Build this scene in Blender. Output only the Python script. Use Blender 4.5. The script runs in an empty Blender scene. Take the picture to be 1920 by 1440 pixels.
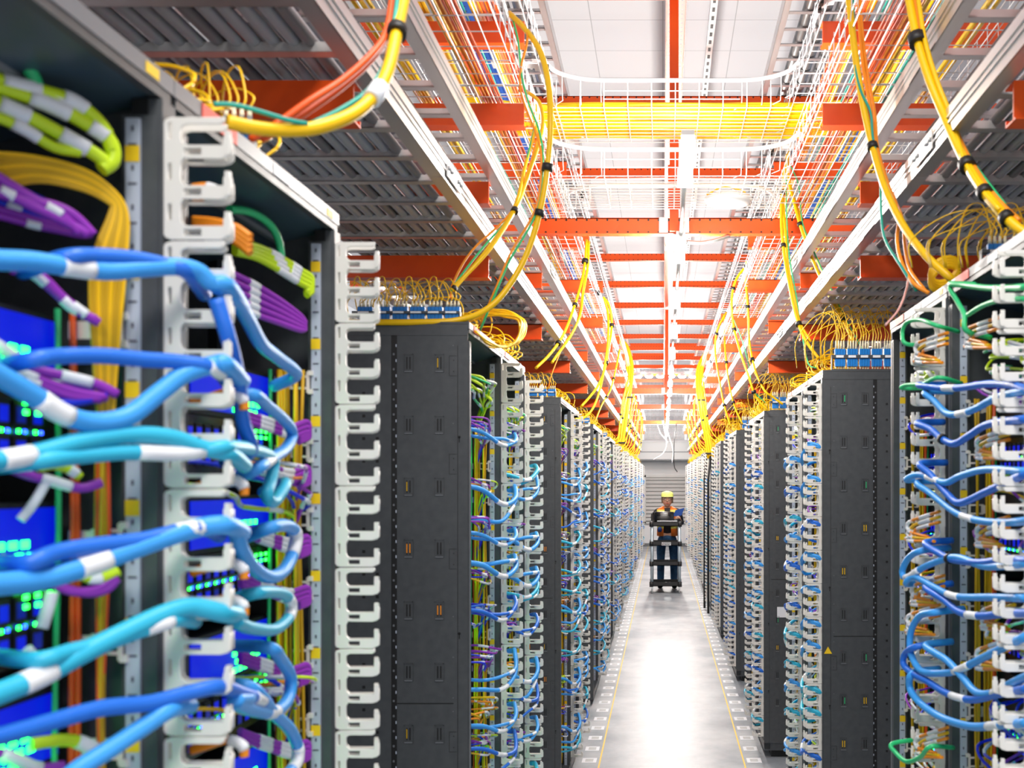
import bpy, bmesh, math, random
from mathutils import Vector, Matrix
random.seed(7)
PI = math.pi
sc = bpy.context.scene
COL = sc.collection

# ------------------------------------------------------------------ camera, world, lights, exposure
CAMZ = 1.85
FPX = 1893.0
VX, VY = 1243.0, 902.0
cam = bpy.data.cameras.new('camera')
camo = bpy.data.objects.new('camera', cam)
COL.objects.link(camo)
camo.location = (0, 0, CAMZ)
camo.rotation_euler = (PI / 2, 0, 0)
cam.sensor_fit = 'HORIZONTAL'
cam.sensor_width = 36.0
cam.lens = FPX / 1920 * 36.0
cam.shift_x = -(VX - 960) / 1920
cam.shift_y = (VY - 720) / 1920
cam.clip_start = 0.05
cam.clip_end = 200
cam.dof.use_dof = True
cam.dof.focus_distance = 8.0
cam.dof.aperture_fstop = 6.3
sc.camera = camo

world = bpy.data.worlds.new('world')
sc.world = world
world.use_nodes = True
bg = world.node_tree.nodes['Background']
bg.inputs['Color'].default_value = (0.93, 0.95, 1.0, 1)
bg.inputs['Strength'].default_value = 0.58

LAMP_W = 33.0
LAMPS = []
for i in range(17):
    LAMPS.append(3.42 + 1.38 * i)
for i, y in enumerate(LAMPS):
    l = bpy.data.lights.new('fixture_light', 'POINT')
    l.energy = LAMP_W * (1.0 if y < 11 else 1.3)
    l.shadow_soft_size = 0.06
    l.color = (1.0, 0.96, 0.90)
    o = bpy.data.objects.new('fixture_light', l)
    COL.objects.link(o)
    o.location = (0.085, y + 0.20, CAMZ + 1.06)
for i, y in enumerate(LAMPS[::2]):     # upward fill lights added above the fixtures to brighten the ceiling
    l = bpy.data.lights.new('ceiling_fill', 'AREA'); l.shape = 'RECTANGLE'; l.size = 0.06; l.size_y = 0.55
    l.energy = 16.0; l.color = (1.0, 0.96, 0.93)
    o = bpy.data.objects.new('ceiling_fill', l); COL.objects.link(o)
    o.location = (0.085, y + 0.3, CAMZ + 1.20); o.rotation_euler = (PI, 0, 0)
for q in range(0, 6, 2):               # the far row of round lamps
    l = bpy.data.lights.new('round_lamp_light', 'POINT'); l.energy = 60.0; l.shadow_soft_size = 0.08
    o = bpy.data.objects.new('round_lamp_light', l); COL.objects.link(o)
    o.location = (0.055 - .62 + q * .25 + .12, 23.0, CAMZ + 2.30)
# added fill lights over the front of the aisle, out of view, no lamp modelled
for y, e in ((-1.6, 85.0), (1.0, 32.0)):
    l = bpy.data.lights.new('front_fill_light', 'AREA')
    l.shape = 'RECTANGLE'; l.size = 0.9; l.size_y = 1.2
    l.energy = e
    l.color = (1.0, 0.97, 0.93)
    o = bpy.data.objects.new('front_fill_light', l)
    COL.objects.link(o)
    o.location = (0.05, y, 3.9)

sc.view_settings.view_transform = 'Standard'
sc.view_settings.look = 'None'
sc.view_settings.exposure = 0.5
sc.view_settings.gamma = 1.0
sc.view_settings.use_curve_mapping = False
sc.cycles.use_denoising = True
sc.cycles.max_bounces = 6
sc.cycles.diffuse_bounces = 3
sc.cycles.glossy_bounces = 3
sc.cycles.transparent_max_bounces = 4
sc.cycles.sample_clamp_indirect = 4.0
sc.cycles.caustics_reflective = False
sc.cycles.caustics_refractive = False

# ------------------------------------------------------------------ helpers
ONES = ['', 'first', 'second', 'third', 'fourth', 'fifth', 'sixth', 'seventh', 'eighth', 'ninth', 'tenth', 'eleventh',
        'twelfth', 'thirteenth', 'fourteenth', 'fifteenth', 'sixteenth', 'seventeenth', 'eighteenth', 'nineteenth']
TENS = ['', '', 'twenty', 'thirty', 'forty', 'fifty', 'sixty', 'seventy', 'eighty', 'ninety']


def nth(n):
    if n < 20:
        return ONES[n]
    if n >= 100:
        return 'hundred and ' + nth(n - 100) if n > 100 else 'hundredth'
    t, u = divmod(n, 10)
    return TENS[t] + '-' + ONES[u] if u else TENS[t][:-1] + 'ieth'


def P(px, py, y):
    """a photograph pixel at distance y along the aisle, as a point of the room"""
    return Vector(((px - VX) * y / FPX, y, CAMZ - (py - VY) * y / FPX))


MATS = {}


def mat(name, col, rough=0.5, metal=0.0, emit=None, estr=0.0, spec=0.5, coat=0.0):
    m = bpy.data.materials.new(name)
    m.use_nodes = True
    b = m.node_tree.nodes['Principled BSDF']
    b.inputs['Base Color'].default_value = (*col, 1)
    b.inputs['Roughness'].default_value = rough
    b.inputs['Metallic'].default_value = metal
    b.inputs['Specular IOR Level'].default_value = spec
    if emit:
        b.inputs['Emission Color'].default_value = (*emit, 1)
        b.inputs['Emission Strength'].default_value = estr
    MATS[name] = m
    return m


def nd(m, t, **kw):
    n = m.node_tree.nodes.new(t)
    for k, v in kw.items():
        setattr(n, k, v)
    return n


def lk(m, a, b):
    m.node_tree.links.new(a, b)


def bs(m):
    return m.node_tree.nodes['Principled BSDF']


def noise_vary(m, c1, c2, scale, detail=3.0, rough=None, stretch=(1, 1, 1), bump=0.0):
    """two-tone procedural variation of the base colour, optional roughness range and bump"""
    tc = nd(m, 'ShaderNodeTexCoord'); mp = nd(m, 'ShaderNodeMapping')
    mp.inputs['Scale'].default_value = stretch
    nz = nd(m, 'ShaderNodeTexNoise')
    nz.inputs['Scale'].default_value = scale; nz.inputs['Detail'].default_value = detail
    cr = nd(m, 'ShaderNodeValToRGB')
    cr.color_ramp.elements[0].position = 0.35; cr.color_ramp.elements[1].position = 0.68
    cr.color_ramp.elements[0].color = (*c1, 1); cr.color_ramp.elements[1].color = (*c2, 1)
    lk(m, tc.outputs['Object'], mp.inputs['Vector']); lk(m, mp.outputs[0], nz.inputs['Vector'])
    lk(m, nz.outputs['Fac'], cr.inputs['Fac']); lk(m, cr.outputs[0], bs(m).inputs['Base Color'])
    if rough:
        mr = nd(m, 'ShaderNodeMapRange')
        mr.inputs['To Min'].default_value = rough[0]; mr.inputs['To Max'].default_value = rough[1]
        lk(m, nz.outputs['Fac'], mr.inputs['Value']); lk(m, mr.outputs[0], bs(m).inputs['Roughness'])
    if bump:
        bp = nd(m, 'ShaderNodeBump'); bp.inputs['Strength'].default_value = bump
        bp.inputs['Distance'].default_value = 0.002
        lk(m, nz.outputs['Fac'], bp.inputs['Height']); lk(m, bp.outputs[0], bs(m).inputs['Normal'])


def holes(m, base, axis, pitch, offs, width, rad=0.0055, base2=None):
    """rows of punched holes along an axis of the object (procedural)"""
    tc = nd(m, 'ShaderNodeTexCoord'); sp = nd(m, 'ShaderNodeSeparateXYZ')
    lk(m, tc.outputs['Object'], sp.inputs[0])

    def ma(op, a, b=None):
        n = nd(m, 'ShaderNodeMath', operation=op)
        for k, v in ((0, a), (1, b)):
            if v is None: continue
            if isinstance(v, (int, float)): n.inputs[k].default_value = v
            else: lk(m, v, n.inputs[k])
        return n.outputs[0]
    along = sp.outputs[axis[0]]
    d1 = ma('SUBTRACT', ma('PINGPONG', ma('ADD', along, pitch / 2), pitch / 2), 0.0)
    facs = None
    for ax2 in axis[1]:
        across = ma('ABSOLUTE', sp.outputs[ax2])
        d2 = ma('SUBTRACT', across, offs)
        r = ma('SQRT', ma('ADD', ma('MULTIPLY', ma('SUBTRACT', d1, 0.0), d1), ma('MULTIPLY', d2, d2)))
        f = ma('LESS_THAN', r, rad)
        facs = f if facs is None else ma('MAXIMUM', facs, f)
    mx = nd(m, 'ShaderNodeMix', data_type='RGBA')
    mx.inputs['A'].default_value = (*base, 1); mx.inputs['B'].default_value = (0.03, 0.008, 0.004, 1)
    lk(m, facs, mx.inputs['Factor']); lk(m, mx.outputs['Result'], bs(m).inputs['Base Color'])


# materials ---------------------------------------------------------
ORANGE = (0.92, 0.095, 0.004)
mat('orange', ORANGE, 0.38)
noise_vary(MATS['orange'], (0.86, 0.078, 0.003), (0.95, 0.105, 0.005), 6)
holes(mat('orange_holes_x', ORANGE, 0.38), ORANGE, ('X', ('Z', 'Y')), 0.0508, 0.030, 0.08)
holes(mat('orange_holes_y', ORANGE, 0.38), ORANGE, ('Y', ('X',)), 0.0508, 0.032, 0.08)
BLUEB = (0.01, 0.12, 0.55)
holes(mat('blue_holes_y', BLUEB, 0.4), BLUEB, ('Y', ('X',)), 0.0508, 0.032, 0.08)
mat('alu', (0.80, 0.79, 0.78), 0.33, 0.75)
noise_vary(MATS['alu'], (0.66, 0.64, 0.63), (0.86, 0.85, 0.84), 5, rough=(0.25, 0.42), stretch=(1, .25, 1))
mat('zinc', (0.82, 0.84, 0.85), 0.28, 0.7)
mat('zinc_white', (0.85, 0.86, 0.86), 0.35, 0.25)
mat('conduit', (0.5, 0.5, 0.5), 0.3, 0.8)
mat('rack', (0.062, 0.067, 0.074), 0.42)
noise_vary(MATS['rack'], (0.058, 0.063, 0.07), (0.07, 0.076, 0.083), 40, rough=(.38, .5))
mat('rack_edge', (0.17, 0.18, 0.20), 0.4)
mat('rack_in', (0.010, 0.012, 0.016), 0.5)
mat('rack_hood', (0.045, 0.075, 0.10), 0.3)
mat('black', (0.008, 0.008, 0.009), 0.5)
mat('black_gloss', (0.01, 0.01, 0.012), 0.25)
mat('plastic', (0.80, 0.775, 0.73), 0.35)
mat('ruler', (0.50, 0.55, 0.66), 0.4)
mat('tick', (0.05, 0.05, 0.08), 0.5)
mat('yellow_tag', (0.95, 0.62, 0.01), 0.5)
mat('red_tag', (0.85, 0.10, 0.06), 0.5)
mat('white_tag', (0.84, 0.86, 0.9), 0.45)
mat('blue_sleeve', (0.05, 0.36, 0.90), 0.42)
mat('blue_dark', (0.015, 0.16, 0.72), 0.42)
mat('teal_sleeve', (0.03, 0.48, 0.72), 0.42)
for k in ('blue_sleeve', 'blue_dark', 'teal_sleeve'):
    m = MATS[k]
    tc = nd(m, 'ShaderNodeTexCoord'); vo = nd(m, 'ShaderNodeTexVoronoi'); vo.inputs['Scale'].default_value = 420
    bp = nd(m, 'ShaderNodeBump'); bp.inputs['Strength'].default_value = .35; bp.inputs['Distance'].default_value = .0008
    lk(m, tc.outputs['Object'], vo.inputs['Vector']); lk(m, vo.outputs['Distance'], bp.inputs['Height'])
    lk(m, bp.outputs[0], bs(m).inputs['Normal'])
mat('cord_blue', (0.01, 0.03, 0.75), 0.35)
mat('purple', (0.32, 0.03, 0.50), 0.4)
mat('cord_orange', (0.95, 0.30, 0.01), 0.4)
mat('cord_red', (0.85, 0.10, 0.01), 0.4)
mat('lime', (0.62, 0.85, 0.01), 0.4)
mat('cord_green', (0.03, 0.55, 0.20), 0.4)
mat('teal_thin', (0.01, 0.36, 0.28), 0.4)
mat('pink', (0.85, 0.45, 0.42), 0.4)
mat('yellow', (0.95, 0.56, 0.0), 0.38)
mat('yellow_dull', (0.62, 0.36, 0.0), 0.45)
mat('grey_cable', (0.46, 0.46, 0.50), 0.42)
mat('grey_cable_dark', (0.26, 0.24, 0.25), 0.5)
mat('conn_blue', (0.01, 0.20, 0.62), 0.4)
mat('boot', (0.86, 0.76, 0.52), 0.45)
mat('led_green', (0.0, 0.5, 0.05), 0.5, emit=(0.02, 1.0, 0.05), estr=7.0)
mat('led_blue', (0.0, 0.05, 0.8), 0.5, emit=(0.02, 0.07, 1.0), estr=6.0)
mat('blue_led_glow', (0.0, 0.01, 0.35), 0.4, emit=(0.0, 0.010, 0.9), estr=.42)  # blue LED light falling on the switch fronts, put in as a faint glow
mat('lamp', (1, 1, 1), 0.5, emit=(1.0, 0.97, 0.92), estr=26.0)
mat('white_paint', (0.80, 0.80, 0.80), 0.5)
mat('wall', (0.84, 0.83, 0.83), 0.6)
noise_vary(MATS['wall'], (0.82, 0.81, 0.82), (0.86, 0.85, 0.85), 1.5)
mat('duct', (0.50, 0.51, 0.51), 0.5)
mat('base_grey', (0.16, 0.17, 0.18), 0.5)
mat('shutter', (0.62, 0.60, 0.58), 0.4)
mat('skin', (0.72, 0.40, 0.27), 0.5)
mat('hair', (0.30, 0.17, 0.08), 0.6)
mat('cap', (0.85, 0.90, 0.25), 0.6)
mat('shirt', (0.015, 0.014, 0.018), 0.7)
mat('jeans', (0.02, 0.085, 0.20), 0.75)
noise_vary(MATS['jeans'], (0.012, 0.06, 0.15), (0.03, 0.12, 0.26), 14)
mat('vest', (0.98, 0.22, 0.02), 0.6)
mat('vest_band', (0.85, 0.80, 0.15), 0.5)
mat('silver_band', (0.75, 0.78, 0.78), 0.35)
mat('folder', (0.01, 0.07, 0.35), 0.5)
mat('cart_black', (0.018, 0.018, 0.02), 0.45)
mat('cart_post', (0.55, 0.65, 0.72), 0.3, 0.35)
mat('smoke_film', (0.08, 0.12, 0.12), 0.15)
mat('glass_lens', (0.6, 0.65, 0.65), 0.05)

# floor: pale sealed concrete, cloudy and glossy
m = mat("concrete", (0.55, 0.58, 0.6), 0.25, spec=0.3)
tc = nd(m, 'ShaderNodeTexCoord'); mp = nd(m, 'ShaderNodeMapping'); mp.inputs['Scale'].default_value = (1.2, 1.0, 1)
nz = nd(m, 'ShaderNodeTexNoise'); nz.inputs['Scale'].default_value = 1.6; nz.inputs['Detail'].default_value = 8
nz.inputs['Roughness'].default_value = .62
cr = nd(m, 'ShaderNodeValToRGB')
cr.color_ramp.elements[0].position = .34; cr.color_ramp.elements[1].position = .64
cr.color_ramp.elements[0].color = (.23, .26, .30, 1); cr.color_ramp.elements[1].color = (.54, .56, .58, 1)
mr = nd(m, 'ShaderNodeMapRange'); mr.inputs['To Min'].default_value = .30; mr.inputs['To Max'].default_value = .55
lk(m, tc.outputs['Object'], mp.inputs[0]); lk(m, mp.outputs[0], nz.inputs['Vector']); lk(m, nz.outputs['Fac'], cr.inputs['Fac'])
lk(m, cr.outputs[0], bs(m).inputs['Base Color']); lk(m, nz.outputs['Fac'], mr.inputs['Value']); lk(m, mr.outputs[0], bs(m).inputs['Roughness'])

# ceiling panels, seams every 0.61 m
m = mat('ceiling', (0.8, 0.79, 0.79), 0.7)
tc = nd(m, 'ShaderNodeTexCoord'); br = nd(m, 'ShaderNodeTexBrick')
br.offset = 0; br.inputs['Scale'].default_value = 1.0
br.inputs['Brick Width'].default_value = .61; br.inputs['Row Height'].default_value = .61
br.inputs['Mortar Size'].default_value = .004
br.inputs['Color1'].default_value = (.87, .85, .85, 1); br.inputs['Color2'].default_value = (.85, .835, .845, 1)
br.inputs['Mortar'].default_value = (.55, .54, .54, 1)
lk(m, tc.outputs['Object'], br.inputs['Vector']); lk(m, br.outputs['Color'], bs(m).inputs['Base Color'])


class MB:
    """collects shapes, then links them as ONE mesh object (or returns the mesh data)"""

    def __init__(s):
        s.v = []; s.f = []; s.m = []; s.sm = []; s.mats = []

    def mi(s, name):
        if name not in s.mats: s.mats.append(name)
        return s.mats.index(name)

    def face(s, idx, mt, smooth=False):
        s.f.append(idx); s.m.append(s.mi(mt)); s.sm.append(smooth)

    def box(s, x0, x1, y0, y1, z0, z1, mt):
        n = len(s.v)
        if x0 > x1: x0, x1 = x1, x0
        if y0 > y1: y0, y1 = y1, y0
        if z0 > z1: z0, z1 = z1, z0
        s.v += [(x0, y0, z0), (x1, y0, z0), (x1, y1, z0), (x0, y1, z0), (x0, y0, z1), (x1, y0, z1), (x1, y1, z1), (x0, y1, z1)]
        for q in ((3, 2, 1, 0), (4, 5, 6, 7), (0, 1, 5, 4), (1, 2, 6, 5), (2, 3, 7, 6), (3, 0, 4, 7)):
            s.face([n + k for k in q], mt)
        return s

    def hexa(s, pts, mt):
        n = len(s.v); s.v += [tuple(p) for p in pts]
        for q in ((3, 2, 1, 0), (4, 5, 6, 7), (0, 1, 5, 4), (1, 2, 6, 5), (2, 3, 7, 6), (3, 0, 4, 7)):
            s.face([n + k for k in q], mt)
        return s

    def tube(s, pts, r, mt, n=8, cap=True, flat=1.0):
        pts = [Vector(p) for p in pts]
        if len(pts) < 2: return s
        base = len(s.v)
        up = None
        for i, p in enumerate(pts):
            t = (pts[min(i + 1, len(pts) - 1)] - pts[max(i - 1, 0)])
            if t.length < 1e-9: t = Vector((0, 0, 1))
            t.normalize()
            if up is None:
                up = Vector((0, 0, 1)) if abs(t.z) < .9 else Vector((1, 0, 0))
            a = up - t * up.dot(t)
            if a.length < 1e-6: a = t.orthogonal()
            a.normalize(); up = a
            b = t.cross(a)
            rr = r[i] if isinstance(r, (list, tuple)) else r
            for k in range(n):
                an = 2 * PI * k / n
                s.v.append(tuple(p + a * math.cos(an) * rr * flat + b * math.sin(an) * rr))
        for i in range(len(pts) - 1):
            for k in range(n):
                a0 = base + i * n + k; a1 = base + i * n + (k + 1) % n
                s.face([a0, a1, a1 + n, a0 + n], mt, n > 4)
        if cap:
            s.face([base + k for k in range(n)][::-1], mt)
            e = base + (len(pts) - 1) * n
            s.face([e + k for k in range(n)], mt)
        return s

    def cyl(s, p0, p1, r, mt, n=16, r1=None):
        return s.tube([p0, p1], [r, r1 if r1 is not None else r], mt, n)

    def lathe(s, prof, c, mt, n=24, axis='Z'):
        base = len(s.v)
        for (r, h) in prof:
            for k in range(n):
                a = 2 * PI * k / n
                u, w = r * math.cos(a), r * math.sin(a)
                if axis == 'Z': s.v.append((c[0] + u, c[1] + w, c[2] + h))
                elif axis == 'X': s.v.append((c[0] + h, c[1] + u, c[2] + w))
                else: s.v.append((c[0] + w, c[1] + h, c[2] + u))
        for i in range(len(prof) - 1):
            for k in range(n):
                a0 = base + i * n + k; a1 = base + i * n + (k + 1) % n
                s.face([a0, a1, a1 + n, a0 + n], mt, True)
        return s

    def mesh(s, name):
        me = bpy.data.meshes.new(name)
        me.from_pydata(s.v, [], s.f)
        for k in s.mats: me.materials.append(MATS[k])
        me.polygons.foreach_set('material_index', s.m)
        me.polygons.foreach_set('use_smooth', s.sm)
        me.update()
        return me

    def build(s, name, parent=None):
        return link(name, s.mesh(name), parent)


def link(name, data, parent=None):
    o = bpy.data.objects.new(name, data)
    COL.objects.link(o)
    if parent is not None: o.parent = parent
    return o


def tag(o, label=None, cat=None, group=None, kind=None):
    if label: o['label'] = label
    if cat: o['category'] = cat
    if group: o['group'] = group
    if kind: o['kind'] = kind
    return o


def thing(name, label, cat, loc=(0, 0, 0), rz=0.0, group=None):
    o = link(name, None)
    o.location = loc; o.rotation_euler = (0, 0, rz)
    return tag(o, label, cat, group)


KIDS = {}


def kid(o, parent):
    KIDS.setdefault(parent.name, []).append(o)
    return o


def copy_tree(o, parent=None):
    c = o.copy(); COL.objects.link(c)
    if parent is not None:
        c.parent = parent
    for ch in CH.get(o.name, ()):  # children looked up once
        copy_tree(ch, c)
    return c


CH = {}


def index_children():
    CH.clear()
    for o in COL.objects:
        if o.parent is not None: CH.setdefault(o.parent.name, []).append(o)


def smooth_path(pts, sub=6):
    """Catmull-Rom through the points"""
    pts = [Vector(p) for p in pts]
    if len(pts) < 3: return pts
    out = []
    ext = [pts[0] * 2 - pts[1]] + pts + [pts[-1] * 2 - pts[-2]]
    for i in range(1, len(ext) - 2):
        p0, p1, p2, p3 = ext[i - 1:i + 3]
        for k in range(sub):
            t = k / sub
            out.append(0.5 * ((2 * p1) + (p2 - p0) * t + (2 * p0 - 5 * p1 + 4 * p2 - p3) * t * t + (3 * p1 - p0 - 3 * p2 + p3) * t ** 3))
    out.append(pts[-1])
    return out


def curve_mesh(splines, ext, bev, mt, name, plane='XZ'):
    """closed 2D outlines (first outer, rest holes) extruded into a solid"""
    cu = bpy.data.curves.new(name, 'CURVE')
    cu.dimensions = '2D'; cu.fill_mode = 'BOTH'; cu.extrude = ext / 2 - bev; cu.bevel_depth = bev; cu.bevel_resolution = 1
    for pts in splines:
        sp = cu.splines.new('POLY'); sp.points.add(len(pts) - 1)
        for i, p in enumerate(pts): sp.points[i].co = (p[0], p[1], 0, 1)
        sp.use_cyclic_u = True
    o = bpy.data.objects.new(name, cu)
    me = bpy.data.meshes.new_from_object(o)
    bpy.data.objects.remove(o); bpy.data.curves.remove(cu)
    if plane == 'XZ': me.transform(Matrix.Rotation(PI / 2, 4, 'X'))
    elif plane == 'YZ': me.transform(Matrix.Rotation(PI / 2, 4, 'Z') @ Matrix.Rotation(PI / 2, 4, 'X'))
    me.materials.clear(); me.materials.append(MATS[mt]); me.name = name
    return me


def rrect(x0, x1, z0, z1, r, n=4):
    pts = []
    for cx, cz, a0 in ((x1 - r, z1 - r, 0), (x0 + r, z1 - r, PI / 2), (x0 + r, z0 + r, PI), (x1 - r, z0 + r, 1.5 * PI)):
        for k in range(n + 1):
            a = a0 + PI / 2 * k / n
            pts.append((cx + r * math.cos(a), cz + r * math.sin(a)))
    return pts


XL, XR = -0.573, 0.677          # rack front planes
XC = 0.055                      # middle of the aisle
YEND = 28.6

# ------------------------------------------------------------------ the setting
fl = MB().box(-7, 7, -3, YEND, -0.1, 0, 'concrete').build('floor'); tag(fl, kind='structure')
ce = MB().box(-7, 7, -3, YEND, 0, 0.1, 'ceiling').build('ceiling'); ce.location = (0, 0, 5.75); tag(ce, kind='structure')
wl = MB().box(-7, 7, YEND, YEND + .1, 0, 5.75, 'wall').build('wall_back'); tag(wl, kind='structure')
bb = MB().box(-7, 7, YEND - .02, YEND, 0, .09, 'base_grey').build('baseboard_back'); tag(bb, kind='structure')
for sx in (-0.416, 0.533):
    t = MB().box(sx - .005, sx + .005, -2, YEND, 0, .0015, 'yellow_tag').build('trim_1' if sx < 0 else 'trim_2')
    tag(t, kind='structure')
t = MB().box(XR + .0, 2.4, 6.15, 6.165, 0, .0015, 'yellow_tag')
tag(t.build('trim_3'), kind='structure')

# rack position decals on the floor
fd = MB().box(-.048, .048, -.055, .055, 0, .0015, 'white_tag')
fd.box(-.026, .026, -.034, .034, .0015, .002, 'duct')
fdm = fd.mesh('floor_decal')
for side, x in (('left', -.487), ('right', .603)):
    for i in range(62):
        y = 6.1 + i * .2925
        o = link('floor_decal', fdm); o.location = (x, y, 0)
        tag(o, f'small white square floor sticker beside the {side} racks, {nth(i + 1)} from the front', 'sticker', f'floor stickers along the {side} racks')

# ------------------------------------------------------------------ rack parts
H = 2.32; W = 0.6; D = 1.07


def post_mesh():
    b = MB()
    for y0 in (0.006, W - .036):
        b.box(-.04, 0, y0, y0 + .03, .06, H - .055, 'rack')
        b.box(-.0405, 0.0012, y0 + (0.004 if y0 < .1 else .018), y0 + (.012 if y0 < .1 else .026), .06, H - .06, 'rack_edge')
        b.box(-D, -D + .04, y0, y0 + .03, .06, H - .055, 'rack')
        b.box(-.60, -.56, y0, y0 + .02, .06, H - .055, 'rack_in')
    b.box(-D, 0, .006, W - .006, .05, .10, 'rack')
    b.box(-D + .05, -.05, .04, W - .04, 0.0, .05, 'black')
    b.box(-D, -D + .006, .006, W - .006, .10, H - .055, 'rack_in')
    return b


def header_mesh():
    b = MB()
    b.box(-D, 0, 0.0, W, H - .006, H, 'rack')
    b.box(-.012, 0, 0.0055, W - .0055, H - .032, H - .006, 'rack')
    b.box(-.002, .0015, 0.0, W, H - .020, H, 'rack_edge')
    # sloping hood behind the front edge
    z1, z2 = H - .030, H - .12
    b.hexa([(-.012, .01, z1), (-.36, .01, z2), (-.36, W - .01, z2), (-.012, W - .01, z1),
            (-.012, .01, z1 + .006), (-.36, .01, z2 + .006), (-.36, W - .01, z2 + .006), (-.012, W - .01, z1 + .006)], 'rack_hood')
    b.box(-.10, -.09, .01, W - .01, z1 - .028, z1 - .010, 'rack_edge')
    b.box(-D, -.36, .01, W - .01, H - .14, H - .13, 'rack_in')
    return b


def ruler_mesh(side):
    b = MB()
    y = W - .040 if side else .0362
    dy = .0035
    b.box(-.034, -.018, y, y + dy, .10, H - .06, 'ruler')
    rnd = random.Random(4 + side)
    f0, f1 = (y - .0006, y) if side else (y + dy, y + dy + .0006)
    z = .14; i = 0
    while z < H - .08:
        b.box(-.031, -.021, f0, f1, z, z + .0022, 'tick')
        b.box(-.027, -.0245, f0, f1, z + .016, z + .022, 'tick')
        if i % 3 == 1: b.box(-.034, -.018, f0 - .0004, f1 + .0004, z + .026, z + .044, 'yellow_tag')
        z += .04445; i += 1
    return b


def panel_mesh(side):
    """side panel in dark grey steel with pairs of slotted knockouts"""
    b = MB()
    y0, y1 = (0.0, .005) if side == 0 else (W - .005, W)
    fo = -1 if side == 0 else 1
    ye = y0 if side == 0 else y1
    b.box(-.212, -.003, y0, y1, .10, H - .007, 'rack')
    b.box(-.229, -.212, y0 + .001, y1 - .001, .10, H - .007, 'black')
    b.box(-D, -.229, y0, y1, .10, H - .007, 'rack')
    b.box(-D, -.003, ye, ye + fo * .0014, H - .040, H - .007, 'rack')
    # bright dimples of the perforated strip
    z = .13
    while z < H - .08:
        b.box(-.224, -.219, ye, ye + fo * .0012, z, z + .006, 'rack_edge'); z += .0445
        b.box(-.216, -.213, ye, ye + fo * .001, z - .02, z - .012, 'ruler')
    # square holes of the rear part
    z = .17
    while z < H - .1:
        for xx in (-.27, -.31):
            b.box(xx - .0045, xx + .0045, ye, ye + fo * .0006, z, z + .009, 'black')
        z += .0667
    # lifted lips of the knockouts
    z = H - .1215 - 10 * .1825
    while z < H - .09:
        for xx in (-.178, -.087):
            zc = z
            b.box(xx - .0135, xx + .0135, ye, ye + fo * .0009, zc - .026, zc + .026, 'rack')
            b.box(xx - .0135, xx - .0115, ye, ye + fo * .0022, zc - .026, zc + .026, 'rack')
            b.box(xx + .0115, xx + .0135, ye, ye + fo * .0022, zc - .026, zc + .026, 'rack')
            b.box(xx - .0135, xx + .0135, ye, ye + fo * .0022, zc + .024, zc + .026, 'rack')
            b.box(xx - .0115, xx + .0115, ye, ye + fo * .0028, zc - .0265, zc - .024, 'rack_edge')
            for dx in (-.0045, .0045):
                kk = int(round((z + xx * 40) * 7.3)) % 5
                cm_ = 'black' if kk > 1 or dx > 0 and kk == 1 else (('cord_orange', 'yellow_dull') if side == 0 else ('yellow', 'cord_green'))[kk]
                b.box(xx + dx - .0022, xx + dx + .0022, ye + fo * .0009, ye + fo * .0014, zc - .018, zc + .018, 'black')
                if cm_ != 'black': b.box(xx + dx - .0014, xx + dx + .0014, ye + fo * .0014, ye + fo * .0016, zc - .013, zc + .014, cm_)
        z += .1825
    # seam lines
    b.box(-.212, -.045, ye, ye + fo * .0008, 1.192, 1.195, 'black')
    b.box(-.0335, -.032, ye, ye + fo * .0006, .10, H - .07, 'black')
    for zc in (2.19, 1.90, 1.62, 1.08, .70):
        for (a0, a1, c0, c1) in ((-.058, -.057, 0, .06), (-.058, -.036, .059, .06), (-.058, -.036, 0, .001)):
            b.box(a0, a1, ye, ye + fo * .0006, zc + c0 - .03, zc + c1 - .03, 'black')
        for dz in (-.018, .015):
            b.box(-.046, -.043, ye, ye + fo * .0006, zc + dz, zc + dz + .003, 'black')
    for zc in (1.98, 1.40, .9, .45):
        b.cyl((-.028, ye, zc), (-.028, ye + fo * .0008, zc), .0042, 'black', 10)
        b.box(-.0295, -.0265, ye, ye + fo * .0008, zc - .016, zc, 'black')
    for zc in (2.25, 2.02, 1.45, 1.33, 1.21, 1.17, .95, .6):
        b.cyl((-.046, ye, zc), (-.046, ye + fo * .001, zc), .0016, 'rack_edge', 6)
    return b


MODH = .1415
GZ0 = .145


def guide_profile():
    """one moulded cable guide: a rounded spine with three hooked fingers, in X (towards the aisle) and Z"""
    h = MODH - .003
    out = [(0.0, 0.010), (0.004, 0.002), (.010, 0.0)]
    p = h / 3
    for k in range(3):
        z = k * p
        # finger: lower edge, tip with two-step hook, upper edge back to the spine
        if k == 0:
            out += [(.066, 0.0), (.074, .003)]
        else:
            out += [(.024, z + .001), (.030, z + .0002), (.066, z), (.074, z + .002)]
        out += [(.078, z + .006), (.078, z + .0235), (.0755, z + .0255), (.0715, z + .0255), (.070, z + .0235), (.070, z + .0145),
                (.028, z + .0145), (.0215, z + .0185), (.0200, z + .0245)]
        if k < 2:
            out += [(.0200, z + p - .006)]
    out += [(.0200, h - .012), (.0225, h - .0085), (.028, h - .0065), (.066, h - .0065), (.070, h - .004), (.070, h), (.010, h), (.004, h - .002), (0, h - .010)]
    hs = []
    for k in range(3):
        z = k * p
        hs.append([(.024, z + .0035), (.045, z + .0035), (.045, z + .0122), (.024, z + .0122)])
        hs.append([(.0062, z + .021), (.0112, z + .021), (.0112, z + .041), (.0062, z + .041)])
    return [out] + hs


gme_a = curve_mesh(guide_profile(), .004, .0006, 'plastic', 'cable_guide')
tmp = MB()


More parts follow.
